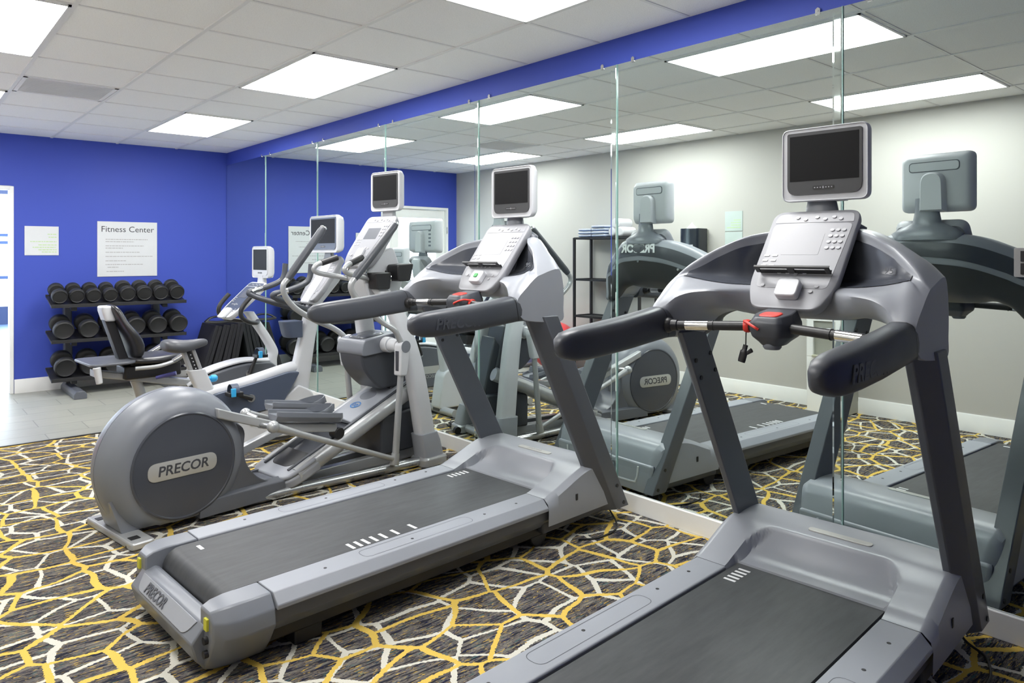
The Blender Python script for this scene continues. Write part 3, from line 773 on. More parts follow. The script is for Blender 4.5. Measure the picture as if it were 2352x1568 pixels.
    text_mesh('lettering', '95i', .030, (-.742, -.31, 1.353), (0, -1, 0), V3(.40, 0, 1), 'steelgrey', hd, .0006)
    # arms
    for s in (-1, 1):
        st = []
        for x, z, hz, hy, oc in ((-.900, 1.152, .054, .034, .411), (-.955, 1.157, .058, .039, .411), (-1.06, 1.146, .056, .041, .410), (-1.20, 1.132, .055, .042, .409), (-1.34, 1.122, .054, .042, .407), (-1.42, 1.117, .052, .040, .405), (-1.47, 1.114, .046, .034, .404), (-1.505, 1.111, .032, .024, .403), (-1.520, 1.109, .012, .010, .403)):
            r = []
            for k in range(24):
                a = 2*PI*k/24; cx, sx = math.cos(a), math.sin(a); e = .56
                r.append((x-.10*(z-1.1)*0+(-.02)*(sx)*(hz/.055), s*(oc+hy*math.copysign(abs(cx)**e, cx)), z+hz*math.copysign(abs(sx)**e, sx)))
            st.append(r)
        ar = MB().loft(st).build('hand_rail', 'arm', t, ang=60)
        q = MB(); c0 = st[1]; cm = sum((Vector(p) for p in c0), Vector())/24
        q.loft([[cm+(Vector(p)-cm)*1.012+V3(dx, 0, 0) for p in c0] for dx in (-.003, .001)], cap=False); q.build('joint_seam', 'black', ar)
        if s < 0: text_mesh('lettering', 'PRECOR', .062, (-1.30, s*.4485, 1.118), (1, 0, 0), (0, 0, 1), 'emboss', ar, .0012, bold=.0015, shear=.25, spacing=1.05)
    # grip bars, stop switch
    for s in (-1, 1):
        A = V3(-.955, s*.372, 1.150); B = V3(-.905, s*.055, 1.165); D = (B-A)
        gb = MB().tube([A, A+D*.12, A+D*.13, B], [.022, .020, .0165, .0165], 18).ball(A, .028, 16).build('grip_bar', 'black', t)
        MB().tube([A+D*.22, A+D*.48], .0178, 18).build('grip_sensor', 'chrome', gb)
        MB().tube([A+D*.53, A+D*.54], .0185, 18).build('grip_collar', 'black', gb)
    m = MB(); o1 = rpoly([(-.965, -.052), (-.965, .052), (-.90, .075), (-.80, .06), (-.80, -.06), (-.90, -.075)], .02)
    sc_ = lambda k, z: [(-.90+(a+.90)*k, b*k, z) for a, b in o1]
    m.loft([sc_(.45, 1.105), sc_(.62, 1.118), sc_(.9, 1.135), sc_(1.0, 1.158), sc_(.98, 1.182), [(p[0], p[1], p[2]+.028*(p[0]+.965)/.165) for p in sc_(.80, 1.198)]])
    sb = m.build('stop_switch', 'dgrey', t, bevel=.003, ang=50)
    q = MB(); q.prism(rrect(.07, .058, .022, 6), (-.913, 0, 1.203), (0, -1, 0), V3(1, 0, .17).normalized(), V3(-.17, 0, 1).normalized(), -.004, .007); q.build('stop_button', 'red', sb, bevel=.003)
    q = MB(); q.lathe([(-.02, .024), (-.012, .03), (.0, .03)], (-.905, 0, 1.112)); q.build('sensor_dome', 'grey', sb)
    # console, screen and its stand
    make_console(t, (-.832, 0, 1.222), (-.574, -.01, 1.564))
    m = MB(); st = []
    for x, z, wx, wy in ((-.530, 1.470, .060, .150), (-.530, 1.500, .056, .155), (-.532, 1.522, .045, .120), (-.535, 1.55, .032, .062), (-.536, 1.60, .028, .052), (-.536, 1.66, .024, .050)):
        st.append([(x+wx*math.cos(2*PI*k/28), -.01+wy*math.sin(2*PI*k/28), z) for k in range(28)])
    m.loft(st); m.build('screen_stand', 'grey', t, ang=60)
    make_monitor(t, (-.596, -.040, 1.730))
    return t

LT1 = 'grey treadmill in the middle, the farther of the two, beside the elliptical trainer'
LT2 = 'grey treadmill nearest the camera, cut off by the bottom edge of the photo'
tm1 = make_treadmill(LT1, (0, -5.845, 0), .061)
tm1['group'] = 'treadmills facing the mirrors'
tm2 = dup(tm1, (.045, -7.497, 0), label=LT2)
# safety keys: red cord and black clip
def safety_key(root, side, hang, label):
    Lc = root.matrix_basis if False else (Matrix.Translation(root.location) @ root.rotation_euler.to_matrix().to_4x4())
    t = thing('safety_key', label, 'safety key', (0, 0, 0)); t.matrix_basis = Lc
    m = MB(); s = side
    m.lathe([(-.010, .0195), (-.004, .0225), (.004, .0225), (.010, .0195)], (-.907, s*.086, 1.163), (V3(0, 1, 0), V3(0, 0, 1), V3(1, 0, 0)), 20); m.build('loop', 'red', t)
    m = MB(); m.tube(cr([(-.922, s*.090, 1.180), (-.955, s*.07, 1.183), (-.972, s*.03, 1.168), (-.968, s*.018, 1.160)], 6), .0045, 8); m.build('cord', 'red', t)
    if hang:
        m = MB(); m.tube([(-.915, s*.088, 1.142), (-.917, s*.088, 1.098)], .0022, 8); m.build('string', 'wire', t)
        m = MB(); m.tube(cr([(-.917, s*.088, 1.100), (-.921, s*.092, 1.078), (-.925, s*.100, 1.042)], 5), [.009]*5+[.014]*5+[.013], 12, flat=.6); m.tube([(-.921, s*.088, 1.068), (-.925, s*.062, 1.085)], [.005, .008], 10, flat=.6); m.build('clip', 'black', t)
    return t
safety_key(tm1, -1, False, 'red safety cord looped by the stop switch of the farther treadmill')
safety_key(tm2, 1, True, 'red safety cord with hanging black clip on the nearest treadmill')
# ------------------------------------------------------------------ elliptical trainer (forward = +X)
def make_elliptical():
    t = thing('elliptical_trainer', 'silver elliptical trainer with round grey drive housing, between treadmill and upright bike', 'elliptical trainer', (0, -4.415, 0), .158)
    # round drive housing at the back
    cx, cz = -1.957, .325
    prof = [(-.158, .05), (-.158, .270), (-.154, .280), (-.150, .292), (-.140, .312), (-.118, .342), (-.085, .362), (-.04, .375), (-.0025, .378), (-.0024, .3755), (.0024, .3755), (.0025, .378), (.04, .375), (.085, .362), (.118, .342), (.140, .312), (.150, .292), (.154, .280), (.158, .270), (.158, .05)]
    m = MB(); n = 64; rings = []
    for h, r in prof:
        rings.append([(cx + r*math.cos(2*PI*k/n), h, max(.04, cz + r*math.sin(2*PI*k/n))) for k in range(n)])
    m.loft(rings)
    m.xz(rpoly([(-2.15, .035), (-2.245, .035), (-2.30, .20), (-2.1, .30)], .01), -.10, .10)
    dh = m.build('drive_housing', 'grey', t, ang=50)
    for s in (-1, 1):
        q = MB(); q.lathe([(s*.150, .272), (s*.1615, .272), (s*.165, .266), (s*.165, .261), (s*.161, .258), (s*.161, 0)], (cx, 0, cz-.006), 'y', 64); dc = q.build('disc_cover', 'panel', dh, ang=30)
        q = MB(); pl = rrect(.345, .080, .039, 8, (cx-.012, cz-.011)); pi = rrect(.357, .092, .045, 8, (cx-.012, cz-.011))
        q.loft([[(a, s*.160, b) for a, b in pi], [(a, s*.1645, b) for a, b in pi], [(a, s*.1665, b) for a, b in pl], [(a, s*.1665, b) for a, b in pl]]); npl = q.build('name_plate', 'plate', dc, ang=30)
        text_mesh('lettering', 'PRECOR', .070, (cx-.012, s*.1668, cz-.0115), (-s, 0, 0), (0, 0, 1), 'ink', npl, .0006, bold=.0012, shear=.12)
    # low skirt sweeping forward
    sk = [(-2.0, .035), (-1.375, .02), (-1.39, .105), (-1.48, .118), (-1.545, .165), (-1.60, .24), (-1.615, .33), (-1.60, .44), (-1.75, .54)]
    MB().xz(rpoly(sk, [.0, .01, .01, .05, .06, .06, .05, .05, .02], 5), -.125, .125).build('lower_skirt', 'steelgrey', t, bevel=.02, seg=3)
    for s in (-1, 1):
        m = MB(); m.yz(rpoly([(s*.165, .02), (s*.10, .02), (s*.10, .122), (s*.158, .105)], .008), -1.88, -1.372); m.build('skirt_fairing', 'steelgrey', t, bevel=.006)
    m = MB(); m.prism(rpoly([(-.28, -.055), (.28, -.055), (.28, .055), (-.28, .055)], .02), (-2.215, 0, 0), (0, 1, 0), (1, 0, 0), (0, 0, 1), .0, .036)
    rf = m.build('rear_foot', 'silver', t, bevel=.008)
    q = MB()
    for s in (-1, 1): q.bar((-2.25, s*.20-.022, .036), (-2.205, s*.20+.022, .0388)); q.cyl((-2.283, s*.24, .02), (-2.280, s*.24, .02), .006, 10)
    q.build('foot_label', 'black', rf)
    # floor frame: rails splay towards the two front legs
    for s in (-1, 1):
        MB().tube(cr([(-1.60, s*.115, .034), (-1.20, s*.165, .034), (-.70, s*.245, .034), (-.28, s*.300, .034)], 6), .031, 18, flat=1.2).build('floor_rail', 'metal', t)
        MB().loft([[(-1.45, s*.05+a, .052+b) for a, b in rrect(.06, .07, .008)], [(-.34, s*.10+a, .052+b) for a, b in rrect(.06, .07, .008)]]).build('frame_rail', 'silver', t, bevel=.003)
        MB().loft([[(-.365+a, s*.285+b, z) for a, b in rrect(w_, w_*.8, .04)] for z, w_ in ((.004, .21), (.05, .21), (.062, .19))]).build('leg_shoe', 'silver', t, bevel=.004)
        MB().cyl((-.245, s*.20, .030), (-.245, s*.235, .030), .029, 20).build('transport_wheel', 'black', t, bevel=.004)
    MB().tube([(-.335, -.26, .034), (-.335, .26, .034)], .030, 18).build('front_foot', 'silver', t)
    # ramp
    a0 = V3(-1.325, 0, .118); a1 = V3(-.36, 0, .525); D = (a1-a0).normalized(); Nn = V3(-D.z, 0, D.x); Ln = (a1-a0).length
    F = lambda l, y, h: a0 + D*l + V3(0, y, 0) + Nn*h
    for s in (-1, 1): MB().tube([F(.02, s*.160, -.016), F(Ln, s*.160, -.016)], .048, 20, flat=.85).build('ramp_tube', 'silver', t)
    m = MB(); m.loft([[F(l, a, h) for a, h in ((-.135, -.03), (-.135, .032), (-.118, .036), (-.105, .012), (.105, .012), (.118, .036), (.135, .032), (.135, -.03))] for l in (.0, Ln*.98)]); rt = m.build('ramp_track', 'dgrey', t, bevel=.003)
    m = MB(); m.loft([[F(l, a, h) for a, h in ((-.128, .02), (-.122, .042), (-.05, .052), (.05, .052), (.122, .042), (.128, .02))] for l in (Ln*.47, Ln*.97)]); rc = m.build('ramp_cover', 'rail', t, bevel=.006)
    q = MB(); ang = [2*PI*k/28 for k in range(28)]
    q.loft([[F(Ln*.73+.055*math.cos(a), .01+.062*math.sin(a), h) for a in ang] for h in (.050, .0535)]); q.build('oval_boss', 'grey', rc, bevel=.001)
    q = MB()
    q.loft([[F(Ln*.615+r*math.cos(a), .0+r*1.15*math.sin(a), .0545) for a in ang] for r in (.036, .028)], cap=False)
    q.loft([[F(Ln*.615+.017*math.cos(a)-.006, -.012+.012*math.sin(a), .0545) for a in ang], [F(Ln*.615+.008*math.cos(a)-.006, -.012+.006*math.sin(a), .0545) for a in ang]], cap=False)
    q.loft([[F(Ln*.615+.016*math.cos(a), .014+.010*math.sin(a), .0545) for a in ang], [F(Ln*.615+.010*math.cos(a), .014+.005*math.sin(a), .0545) for a in ang]], cap=False)
    q.build('round_sticker', 'blueink', rc, smooth=False)
    m = MB(); pl = rpoly([(-.18, -.07), (.18, -.07), (.205, .05), (.205, .16), (-.205, .16), (-.205, .05)], [.07, .07, .05, .0, .0, .05], 8)
    inn = rpoly([(-.10, .02), (.10, .02), (.118, .17), (-.118, .17)], [.06, .06, 0, 0], 8)
    m.loft([[F(b, a, h) for a, b in pl] for h in (-.055, .0)]); m.loft([[F(b*.97, a*.97, h) for a, b in pl] for h in (.0, .026)])
    rn = m.build('ramp_end', 'hood', t, bevel=.012, seg=3)
    q = MB(); q.loft([[F(b, a, h) for a, b in inn] for h in (.02, .0275)]); q.build('trough_liner', 'black', rn, bevel=.002)
    # pedals with their long arms, linked to the swinging handles
    for s in (-1, 1):
        dx, dz = (0, 0) if s < 0 else (.165, -.012)
        y = s*.155
        if s < 0: P = [(-1.79, y, .560), (-1.70, y, .525), (-1.40, y, .412), (-1.03, y, .345)]
        else: P = [(-1.68, y, .18), (-1.50, y, .235), (-1.20, y, .318), (-.87, y, .345)]
        m = MB(); st = []
        for k, (x, yy, z) in enumerate(P): st.append([(x, yy-.026, z-.026), (x, yy+.026, z-.026), (x, yy+.026, z+.026), (x, yy-.026, z+.026)])
        m.loft(st); pa = m.build('pedal_arm', 'silver', t, bevel=.006)
        q = MB(); q.cyl((P[-1][0]+.015, y-.035, P[-1][2]-.035), (P[-1][0]+.015, y+.035, P[-1][2]-.035), .035, 20); q.build('roller', 'black', pa, bevel=.004)
        # foot tray: open dish with raised toe wall
        x0, x1, z0, z1 = -1.455+dx, -1.010+dx, .478+dz, .398+dz
        f = lambda u: z0+(z1-z0)*u
        m = MB(); st = []
        for u in (0, .06, .25, .5, .75, .94, 1.0):
            x = x0+(x1-x0)*u; w = (.050, .066, .074, .078, .080, .074, .058)[(0, .06, .25, .5, .75, .94, 1.0).index(u)]; z = f(u)
            st.append([(x, y-w, z+.012), (x, y-w*.95, z+.040), (x, y-w*.86, z+.040), (x, y-w*.80, z+.018), (x, y+w*.80, z+.018), (x, y+w*.86, z+.040), (x, y+w*.95, z+.040), (x, y+w, z+.012), (x, y+w*.7, z-.018), (x, y-w*.7, z-.018)])
        m.loft(st); pd = m.build('pedal', 'grey', t, bevel=.003, ang=50)
        q = MB(); st = []
        for k in range(9):
            a = PI*k/8; xx = x1-.20+.17*0; yy = y + .072*math.cos(a)
            st.append([(x1-.20+.15*math.sin(a)+.02, yy, f(.75)+.035), (x1-.215+.15*math.sin(a)+.02, yy*1.0, f(.75)+.035+.045*(.4+.6*math.sin(a))), (x1-.222+.15*math.sin(a)+.02, yy, f(.75)+.035+.045*(.4+.6*math.sin(a))), (x1-.212+.15*math.sin(a)+.02, yy, f(.75)+.030)])
        q.loft(st); q.build('toe_wall', 'grey', pd, ang=50)
        # link rod, swing arm, handle
        yo = s*.300
        if s < 0: jb = V3(-1.540, yo, .462); jl = V3(-.668, yo, .095); pv = V3(-.612, yo, .812)
        else: jb = V3(-1.36, yo, .42); jl = V3(-.545, yo, .12); pv = V3(-.612, yo, .806)
        m = MB(); m.tube([jb, jb.lerp(jl, .12), jb.lerp(jl, .2), jl], [.026, .021, .0175, .0165], 16); m.ball(jb, .034, 18); lr = m.build('link_rod', 'silver', t)
        q = MB(); q.cyl((jb.x, s*.165, jb.z-.012), (jb.x, yo, jb.z), .016, 16); q.build('ball_stud', 'metal', lr)
        m = MB(); m.tube([jl+V3(-.012, 0, -.03), jl+V3(.0, 0, .04)], [.030, .026], 16); bot = jl+V3(0, 0, .04); topb = pv+(jl-pv)*.26
        m.tube([bot, topb], [.022, .020], 16); sa = m.build('swing_arm', 'silver', t)
        dd = (pv-topb); e1 = dd.normalized(); e2 = V3(e1.z, 0, -e1.x)
        q = MB(); pl = rpoly([(-.030, 0), (.026, 0), (.048, dd.length+.028), (-.042, dd.length+.028)], [.012, .012, .035, .035], 6)
        q.loft([[topb+e2*a+e1*b+V3(0, h, 0) for a, b in pl] for h in (-.034, .034)]); ab = q.build('arm_bracket', 'white', sa, bevel=.008, seg=3)
        q = MB(); q.loft([[topb+e2*a+e1*b+V3(0, -s*0+h, 0) for a, b in rpoly([(-.033, .03), (-.029, .03), (-.041, dd.length-.03), (-.045, dd.length-.03)], .001)] for h in (-.014, .014)]); q.build('slot_cover', 'dgrey', ab)
        q = MB(); q.cyl(pv+V3(0, s*.034, 0), pv+V3(0, s*.037, 0), .038, 28); q.build('end_cap', 'grey', ab)
        m = MB(); m.cyl((pv.x, s*.10, pv.z), (pv.x, s*.19, pv.z), .050, 28); m.cyl((pv.x, s*.19, pv.z), (pv.x, s*.268, pv.z), .043, 28); m.build('pivot_sleeve', 'white', t, bevel=.004)
        H = [(-.612, .82), (-.640, .870), (-.680, .925), (-.770, .990), (-.930, 1.118), (-.980, 1.175), (-.988, 1.222), (-.958, 1.262)] if s < 0 else [(-.612, .82), (-.655, .860), (-.730, .905), (-.90, .974), (-1.035, 1.055), (-1.108, 1.138), (-1.122, 1.205), (-1.085, 1.250)]
        hp = cr([(x, s*(.296 if z < .93 else .262), z) for x, z in H], 7)
        m = MB(); m.tube(hp, .0185, 16); hb = m.build('handle_tube', 'silver', t)
        g0 = Vector(hp[-1]); g1 = Vector((g0.x+(.325 if s < 0 else .262), s*.256, g0.z+(.335 if s < 0 else .328)))
        q = MB(); q.tube([g0-(g1-g0)*.02, g0+(g1-g0)*.06, g0+(g1-g0)*.94, g1], [.021, .0255, .0265, .022], 18); gr = q.build('handle_grip', 'arm', hb)
        q = MB(); q.cyl(g1-(g1-g0)*.01, g1+(g1-g0)*.025, .0225, 18); q.build('grip_cap', 'chrome', gr, bevel=.004)
    # drive links visible at the back of the lift housing
    m = MB()
    pl = rpoly([(-.80, .835), (-.48, .87), (-.40, .53), (-.63, .515), (-.70, .57), (-.775, .66), (-.795, .74)], [.05, .03, .03, .02, .05, .05, .04], 6)
    m.xz(pl, -.115, .115); lc = m.build('lift_cover', 'dgrey', t, bevel=.014, seg=3)
    q = MB(); pl = rpoly([(-.815, .745), (-.79, .85), (-.50, .885), (-.50, .77)], [.05, .03, .01, .01], 6)
    q.xz(pl, -.135, .135); hc = q.build('lift_hood', 'grey', t, bevel=.02, seg=3)
    q = MB(); q.loft([[(-.795+a, b, .853+(a*.12)) for a, b in rrect(.20, .17, .05, 6, (.13, 0))], [(-.795+a, b, .8625+(a*.12)) for a, b in rrect(.18, .15, .045, 6, (.13, 0))]]); q.build('hood_recess', 'panel', hc)
    m = MB(); m.xz(rpoly([(-.665, .088), (-.34, .088), (-.30, .36), (-.61, .345), (-.665, .33)], [.02, .02, .03, .03, .03]), -.155, .155); m.loft([[(-.565, a, .33), (-.30, a, .35), (-.40, a, .78), (-.52, a, .60)] for a in (-.10, .10)]); m.build('lift_motor_box', 'dgrey', t, bevel=.012)
    # two front legs leaning together
    for s in (-1, 1):
        C = cr([(-.365, s*.282, .055), (-.393, s*.270, .215), (-.455, s*.235, .64), (-.530, s*.192, .935), (-.600, s*.145, 1.10), (-.660, s*.095, 1.21)], 6)
        m = MB(); st = []
        for i, p in enumerate(C):
            k = i/(len(C)-1); dxx, dyy = .074-.018*k, .046-.006*k
            st.append([(p.x+a, p.y+b, p.z) for a, b in rrect(2*dxx, 2*dyy, .034, 6)])
        m.loft(st); lg = m.build('leg', 'white', t, ang=50)
        m = MB(); m.loft([[(-.362+a, s*.284+b, .050) for a, b in rrect(.180, .125, .03)], [(-.380+a, s*.276+b, .16) for a, b in rrect(.172, .120, .03)], [(-.394+a, s*.270+b, .215) for a, b in rrect(.162, .112, .03)]]); m.build('leg_boot', 'hood', lg, bevel=.003)
    # console carrier and fixed grips
    m = MB(); m.xz(rpoly([(-.70, 1.09), (-.47, 1.05), (-.41, 1.25), (-.50, 1.46), (-.62, 1.40), (-.77, 1.29)], .04), -.085, .085); bc = m.build('console_carrier', 'white', t, bevel=.014, seg=3)
    q = MB()
    for x, z in ((-.71, 1.25), (-.61, 1.14), (-.53, 1.11), (-.57, 1.29)): q.cyl((x, -.0845, z), (x, -.0875, z), .006, 10)
    q.build('screw', 'black', bc)
    m = MB()
    m.prism(rpoly([(-.060, -.05), (.045, -.05), (.060, .06), (-.075, .06)], .015), (-.655, -.13, 1.225), (1, 0, 0), (0, 0, 1), (0, 1, 0), -.05, .04)
    m.prism(rpoly([(-.050, -.05), (.055, -.05), (.085, .07), (-.060, .06)], .02), (-.515, -.15, 1.275), (1, 0, 0), (0, 0, 1), (0, 1, 0), -.06, .05)
    m.build('bottle_holder', 'black', t, bevel=.008)
    m = MB()
    for s in (-1, 1):
        m.tube(cr([(-.66, s*.03, 1.215), (-.71, s*.075, 1.235), (-.79, s*.125, 1.255), (-.87, s*.150, 1.270), (-.935, s*.160, 1.285), (-.962, s*.162, 1.308), (-.938, s*.158, 1.338), (-.89, s*.150, 1.352)], 7), .0165, 16)
    fb = m.build('fixed_handlebar', 'silver', t)
    q = MB()
    for s in (-1, 1): q.tube([(-.91, s*.153, 1.346), (-.80, s*.130, 1.383)], .0205, 16)
    q.build('fixed_grip', 'black', fb, bevel=.003)
    q = MB()
    for s in (-1, 1): q.cyl((-.755, s*.094, 1.275), (-.725, s*.09, 1.35), .023, 18); q.cyl((-.575, s*.12, 1.24), (-.50, s*.14, 1.295), .022, 18)
    q.build('pulse_grip', 'chrome', fb, bevel=.002)
    make_console(t, (-.768, -.01, 1.325), (-.528, -.01, 1.663), wb=.150, wt=.152, sensor=False, tray=False, lcd=True)
    q = MB(); pb, pt = V3(-.768, 0, 1.325), V3(-.528, 0, 1.663); V = (pt-pb).normalized(); W = V3(-V.z, 0, V.x)
    q.loft([[pb+V*b+V3(0, -a, 0)+W*h for a, b in rpoly([(-.034, .01), (.034, .01), (.034, .135), (-.034, .135)], .012)] for h in (.0, .02)]); q.build('phone_rest', 'white', t, bevel=.004)
    m = MB(); m.loft([[(-.485+a, -.02+b, z) for a, b in rrect(.035, w, .014)] for z, w in ((1.60, .16), (1.66, .12), (1.72, .10), (1.76, .10))]); m.build('screen_stand', 'white', t)
    make_monitor(t, (-.540, -.040, 1.828), w=.300, h=.268)
    return t
ellip = make_elliptical()

# ------------------------------------------------------------------ bike parts
def make_crank(t, x, z, yo, r=.17, ang=0.6):
    m = MB(); m.cyl((x, -yo+.01, z), (x, yo-.01, z), .028, 20); ax = m.build('crank_axle', 'metal', t)
    for s in (-1, 1):
        a = ang if s < 0 else ang+PI; ex, ez = x+r*math.cos(a), z+r*math.sin(a)
        m = MB(); m.tube([(x, s*yo, z), (ex, s*(yo+.008), ez)], [.018, .013], 12); ca = m.build('crank_arm', 'black', t)
        m = MB(); m.bar((ex-.05, s*(yo+.02), ez-.014), (ex+.05, s*(yo+.11), ez+.014)); pd = m.build('pedal', 'black', t, bevel=.005)
        q = MB(); st = []
        for k in range(9):
            b = PI*k/8; st.append([(ex-.03+d, s*(yo+.065)+.052*math.cos(b), ez+.012+.055*math.sin(b)+h) for d, h in ((0, 0), (.05, 0), (.05, .004), (0, .004))])
        q.loft(st); q.build('strap', 'slate', pd)
        q = MB(); q.bar((ex-.038, s*(yo+.1), ez-.012), (ex-.008, s*(yo+.125), ez+.045)); q.build('strap_buckle', 'sky', pd, bevel=.003)

# ------------------------------------------------------------------ upright bike
def make_upright_bike():
    t = thing('upright_bike', 'white and slate upright exercise bike with grey saddle, behind the elliptical trainer', 'exercise bike', (0, -3.53, 0), .02)
    body = [(-1.34, .30), (-1.20, .245), (-.86, .285), (-.715, .52), (-.80, .525), (-1.05, .475), (-1.36, .425)]
    MB().xz(rpoly(body, [.04, .05, .05, .02, .02, .05, .03], 6), -.085, .085).build('drive_cover', 'slate', t, bevel=.012, seg=3)
    low = [(-1.42, .05), (-.55, .05), (-.60, .36), (-.72, .42), (-.90, .28), (-1.15, .235), (-1.36, .30), (-1.44, .20)]
    bs = MB().xz(rpoly(low, [.03, .03, .05, .02, .06, .08, .06, .05], 6), -.07, .07).build('base_shell', 'white', t, bevel=.012, seg=3)
    m = MB()
    for s in (-1, 1): m.prism(rrect(.17, .042, .020, 6), (-1.01, s*.0715, .185), (1, 0, 0), (0, 0, 1), (0, 1, 0), -.002, .002)
    pl = m.build('name_plate', 'plate', bs)
    for s in (-1, 1): text_mesh('lettering', 'PRECOR', .036, (-1.01, s*.0738, .184), (-s, 0, 0), (0, 0, 1), 'greyink', pl, .0003, shear=.15)
    m = MB(); m.tube(cr([(-1.46, 0, .40), (-1.36, 0, .425), (-1.10, 0, .465), (-.80, 0, .53), (-.70, 0, .545)], 6), .050, 20, flat=.95); m.build('frame_tube', 'white', t)
    for x, w in ((-1.45, .24), (-.60, .24)):
        MB().tube([(x, -w, .035), (x, w, .035)], .034, 16).build('floor_bar', 'silver', t)
    MB().bar((-1.46, -.05, .03), (-.56, .05, .09)).build('keel', 'dgrey', t, bevel=.006)
    # seat post and saddle
    m = MB(); m.loft([[(x+a, b, z) for a, b in rrect(.118, .075, .02)] for x, z in ((-1.345, .36), (-1.45, .605))]); sp = m.build('seat_sleeve', 'white', t, bevel=.003)
    m = MB()
    for d in (-.032, .030): m.loft([[(x+d+a, b, z) for a, b in rrect(.026, .05, .006)] for x, z in ((-1.445, .59), (-1.500, .745))])
    m.build('seat_rail', 'silver', t, bevel=.002)
    m = MB(); m.loft([[(x+a, b, z) for a, b in rrect(.034, .035, .004)] for x, z in ((-1.445, .58), (-1.500, .735))]); pr = m.build('height_strip', 'black', t)
    q = MB()
    for k in range(5): q.box((-1.452-.0085*k, -.0178, .615+.024*k), (.008, .002, .007))
    q.build('height_number', 'whiteink', pr, smooth=False)
    m = MB(); m.cyl((-1.39, -.0, .535), (-1.335, -.0, .530), .014, 14); m.lathe([(0, .02), (.01, .026), (.035, .024), (.045, .014)], (-1.345, 0, .530), 'x'); m.build('seat_knob', 'sky', t)
    st = []
    for x, w, z, h in ((-1.665, .05, .785, .02), (-1.655, .10, .785, .036), (-1.61, .125, .782, .048), (-1.55, .118, .772, .044), (-1.49, .075, .775, .036), (-1.43, .045, .785, .032), (-1.385, .036, .790, .026), (-1.368, .02, .788, .014)):
        st.append([(x, w*math.copysign(abs(math.cos(a))**.75, math.cos(a)), z+h*math.copysign(abs(math.sin(a))**.8, math.sin(a))) for a in [2*PI*k/24 for k in range(24)]])
    MB().loft(st).build('saddle', 'saddle', t, sub=1)
    # front column
    C = cr([(-.72, 0, .25), (-.675, 0, .50), (-.625, 0, .75), (-.560, 0, 1.02), (-.50, 0, 1.12), (-.43, 0, 1.20)], 6)
    m = MB(); st = []
    for i, p in enumerate(C):
        k = i/(len(C)-1); w = .17-.06*min(1, k*2); st.append([(p.x+a, b, p.z) for a, b in rrect(w, .10, .035, 6)])
    m.loft(st); m.build('column', 'white', t, ang=50)
    m = MB(); m.loft([[(-.735+a, b, z) for a, b in rpoly([(-w/2, -.07), (.05, -.07), (.05, .07), (-w/2, .07)], [.05, .01, .01, .05])] for z, w in ((.775, .12), (.80, .15), (.90, .20))]); ch = m.build('bottle_holder', 'slate', t, bevel=.004)
    m = MB(); m.xz(rpoly([(-.66, 1.03), (-.54, 1.00), (-.36, 1.20), (-.34, 1.36), (-.42, 1.38)], .03), -.06, .06); m.build('console_carrier', 'white', t, bevel=.012)
    make_console(t, (-.630, 0, 1.05), (-.395, 0, 1.390), wb=.135, wt=.150, sensor=False, tray=False)
    m = MB()
    for s in (-1, 1):
        m.tube(cr([(-.60, s*.03, 1.00), (-.66, s*.09, .985), (-.78, s*.16, 1.02), (-.92, s*.205, 1.075), (-.985, s*.215, 1.105), (-.96, s*.22, 1.125), (-.88, s*.22, 1.140), (-.75, s*.22, 1.185), (-.705, s*.22, 1.235), (-.692, s*.22, 1.33)], 7), .0215, 16)
        m.tube(cr([(-.985, s*.215, 1.105), (-.92, s*.18, 1.07), (-.80, s*.10, 1.035), (-.70, s*.04, 1.03)], 6), .0195, 14)
    hb = m.build('handlebar', 'dgrey', t)
    q = MB()
    for s in (-1, 1): q.tube(cr([(-.88, s*.2205, 1.140), (-.93, s*.219, 1.129), (-.965, s*.216, 1.117)], 5), .0228, 16)
    q.build('pulse_grip', 'chrome', hb)
    make_crank(t, -1.09, .37, .10, .165, 2.75)
    sh = make_monitor(t, (-.485, -.0, 1.560), w=.450, h=.292, d=.075, shell='white', bez='slate')
    m = MB(); m.loft([[(-.43+a, b, z) for a, b in rrect(.03, w, .012)] for z, w in ((1.36, .14), (1.42, .10), (1.50, .10))]); m.build('screen_stand', 'grey', t)
    q = MB()
    for k in range(6): q.bar((-.4115, -.150, 1.47+k*.032), (-.4085, -.115, 1.484+k*.032))
    q.build('vent_slot', 'steelgrey', sh, smooth=False)
    return t
make_upright_bike()

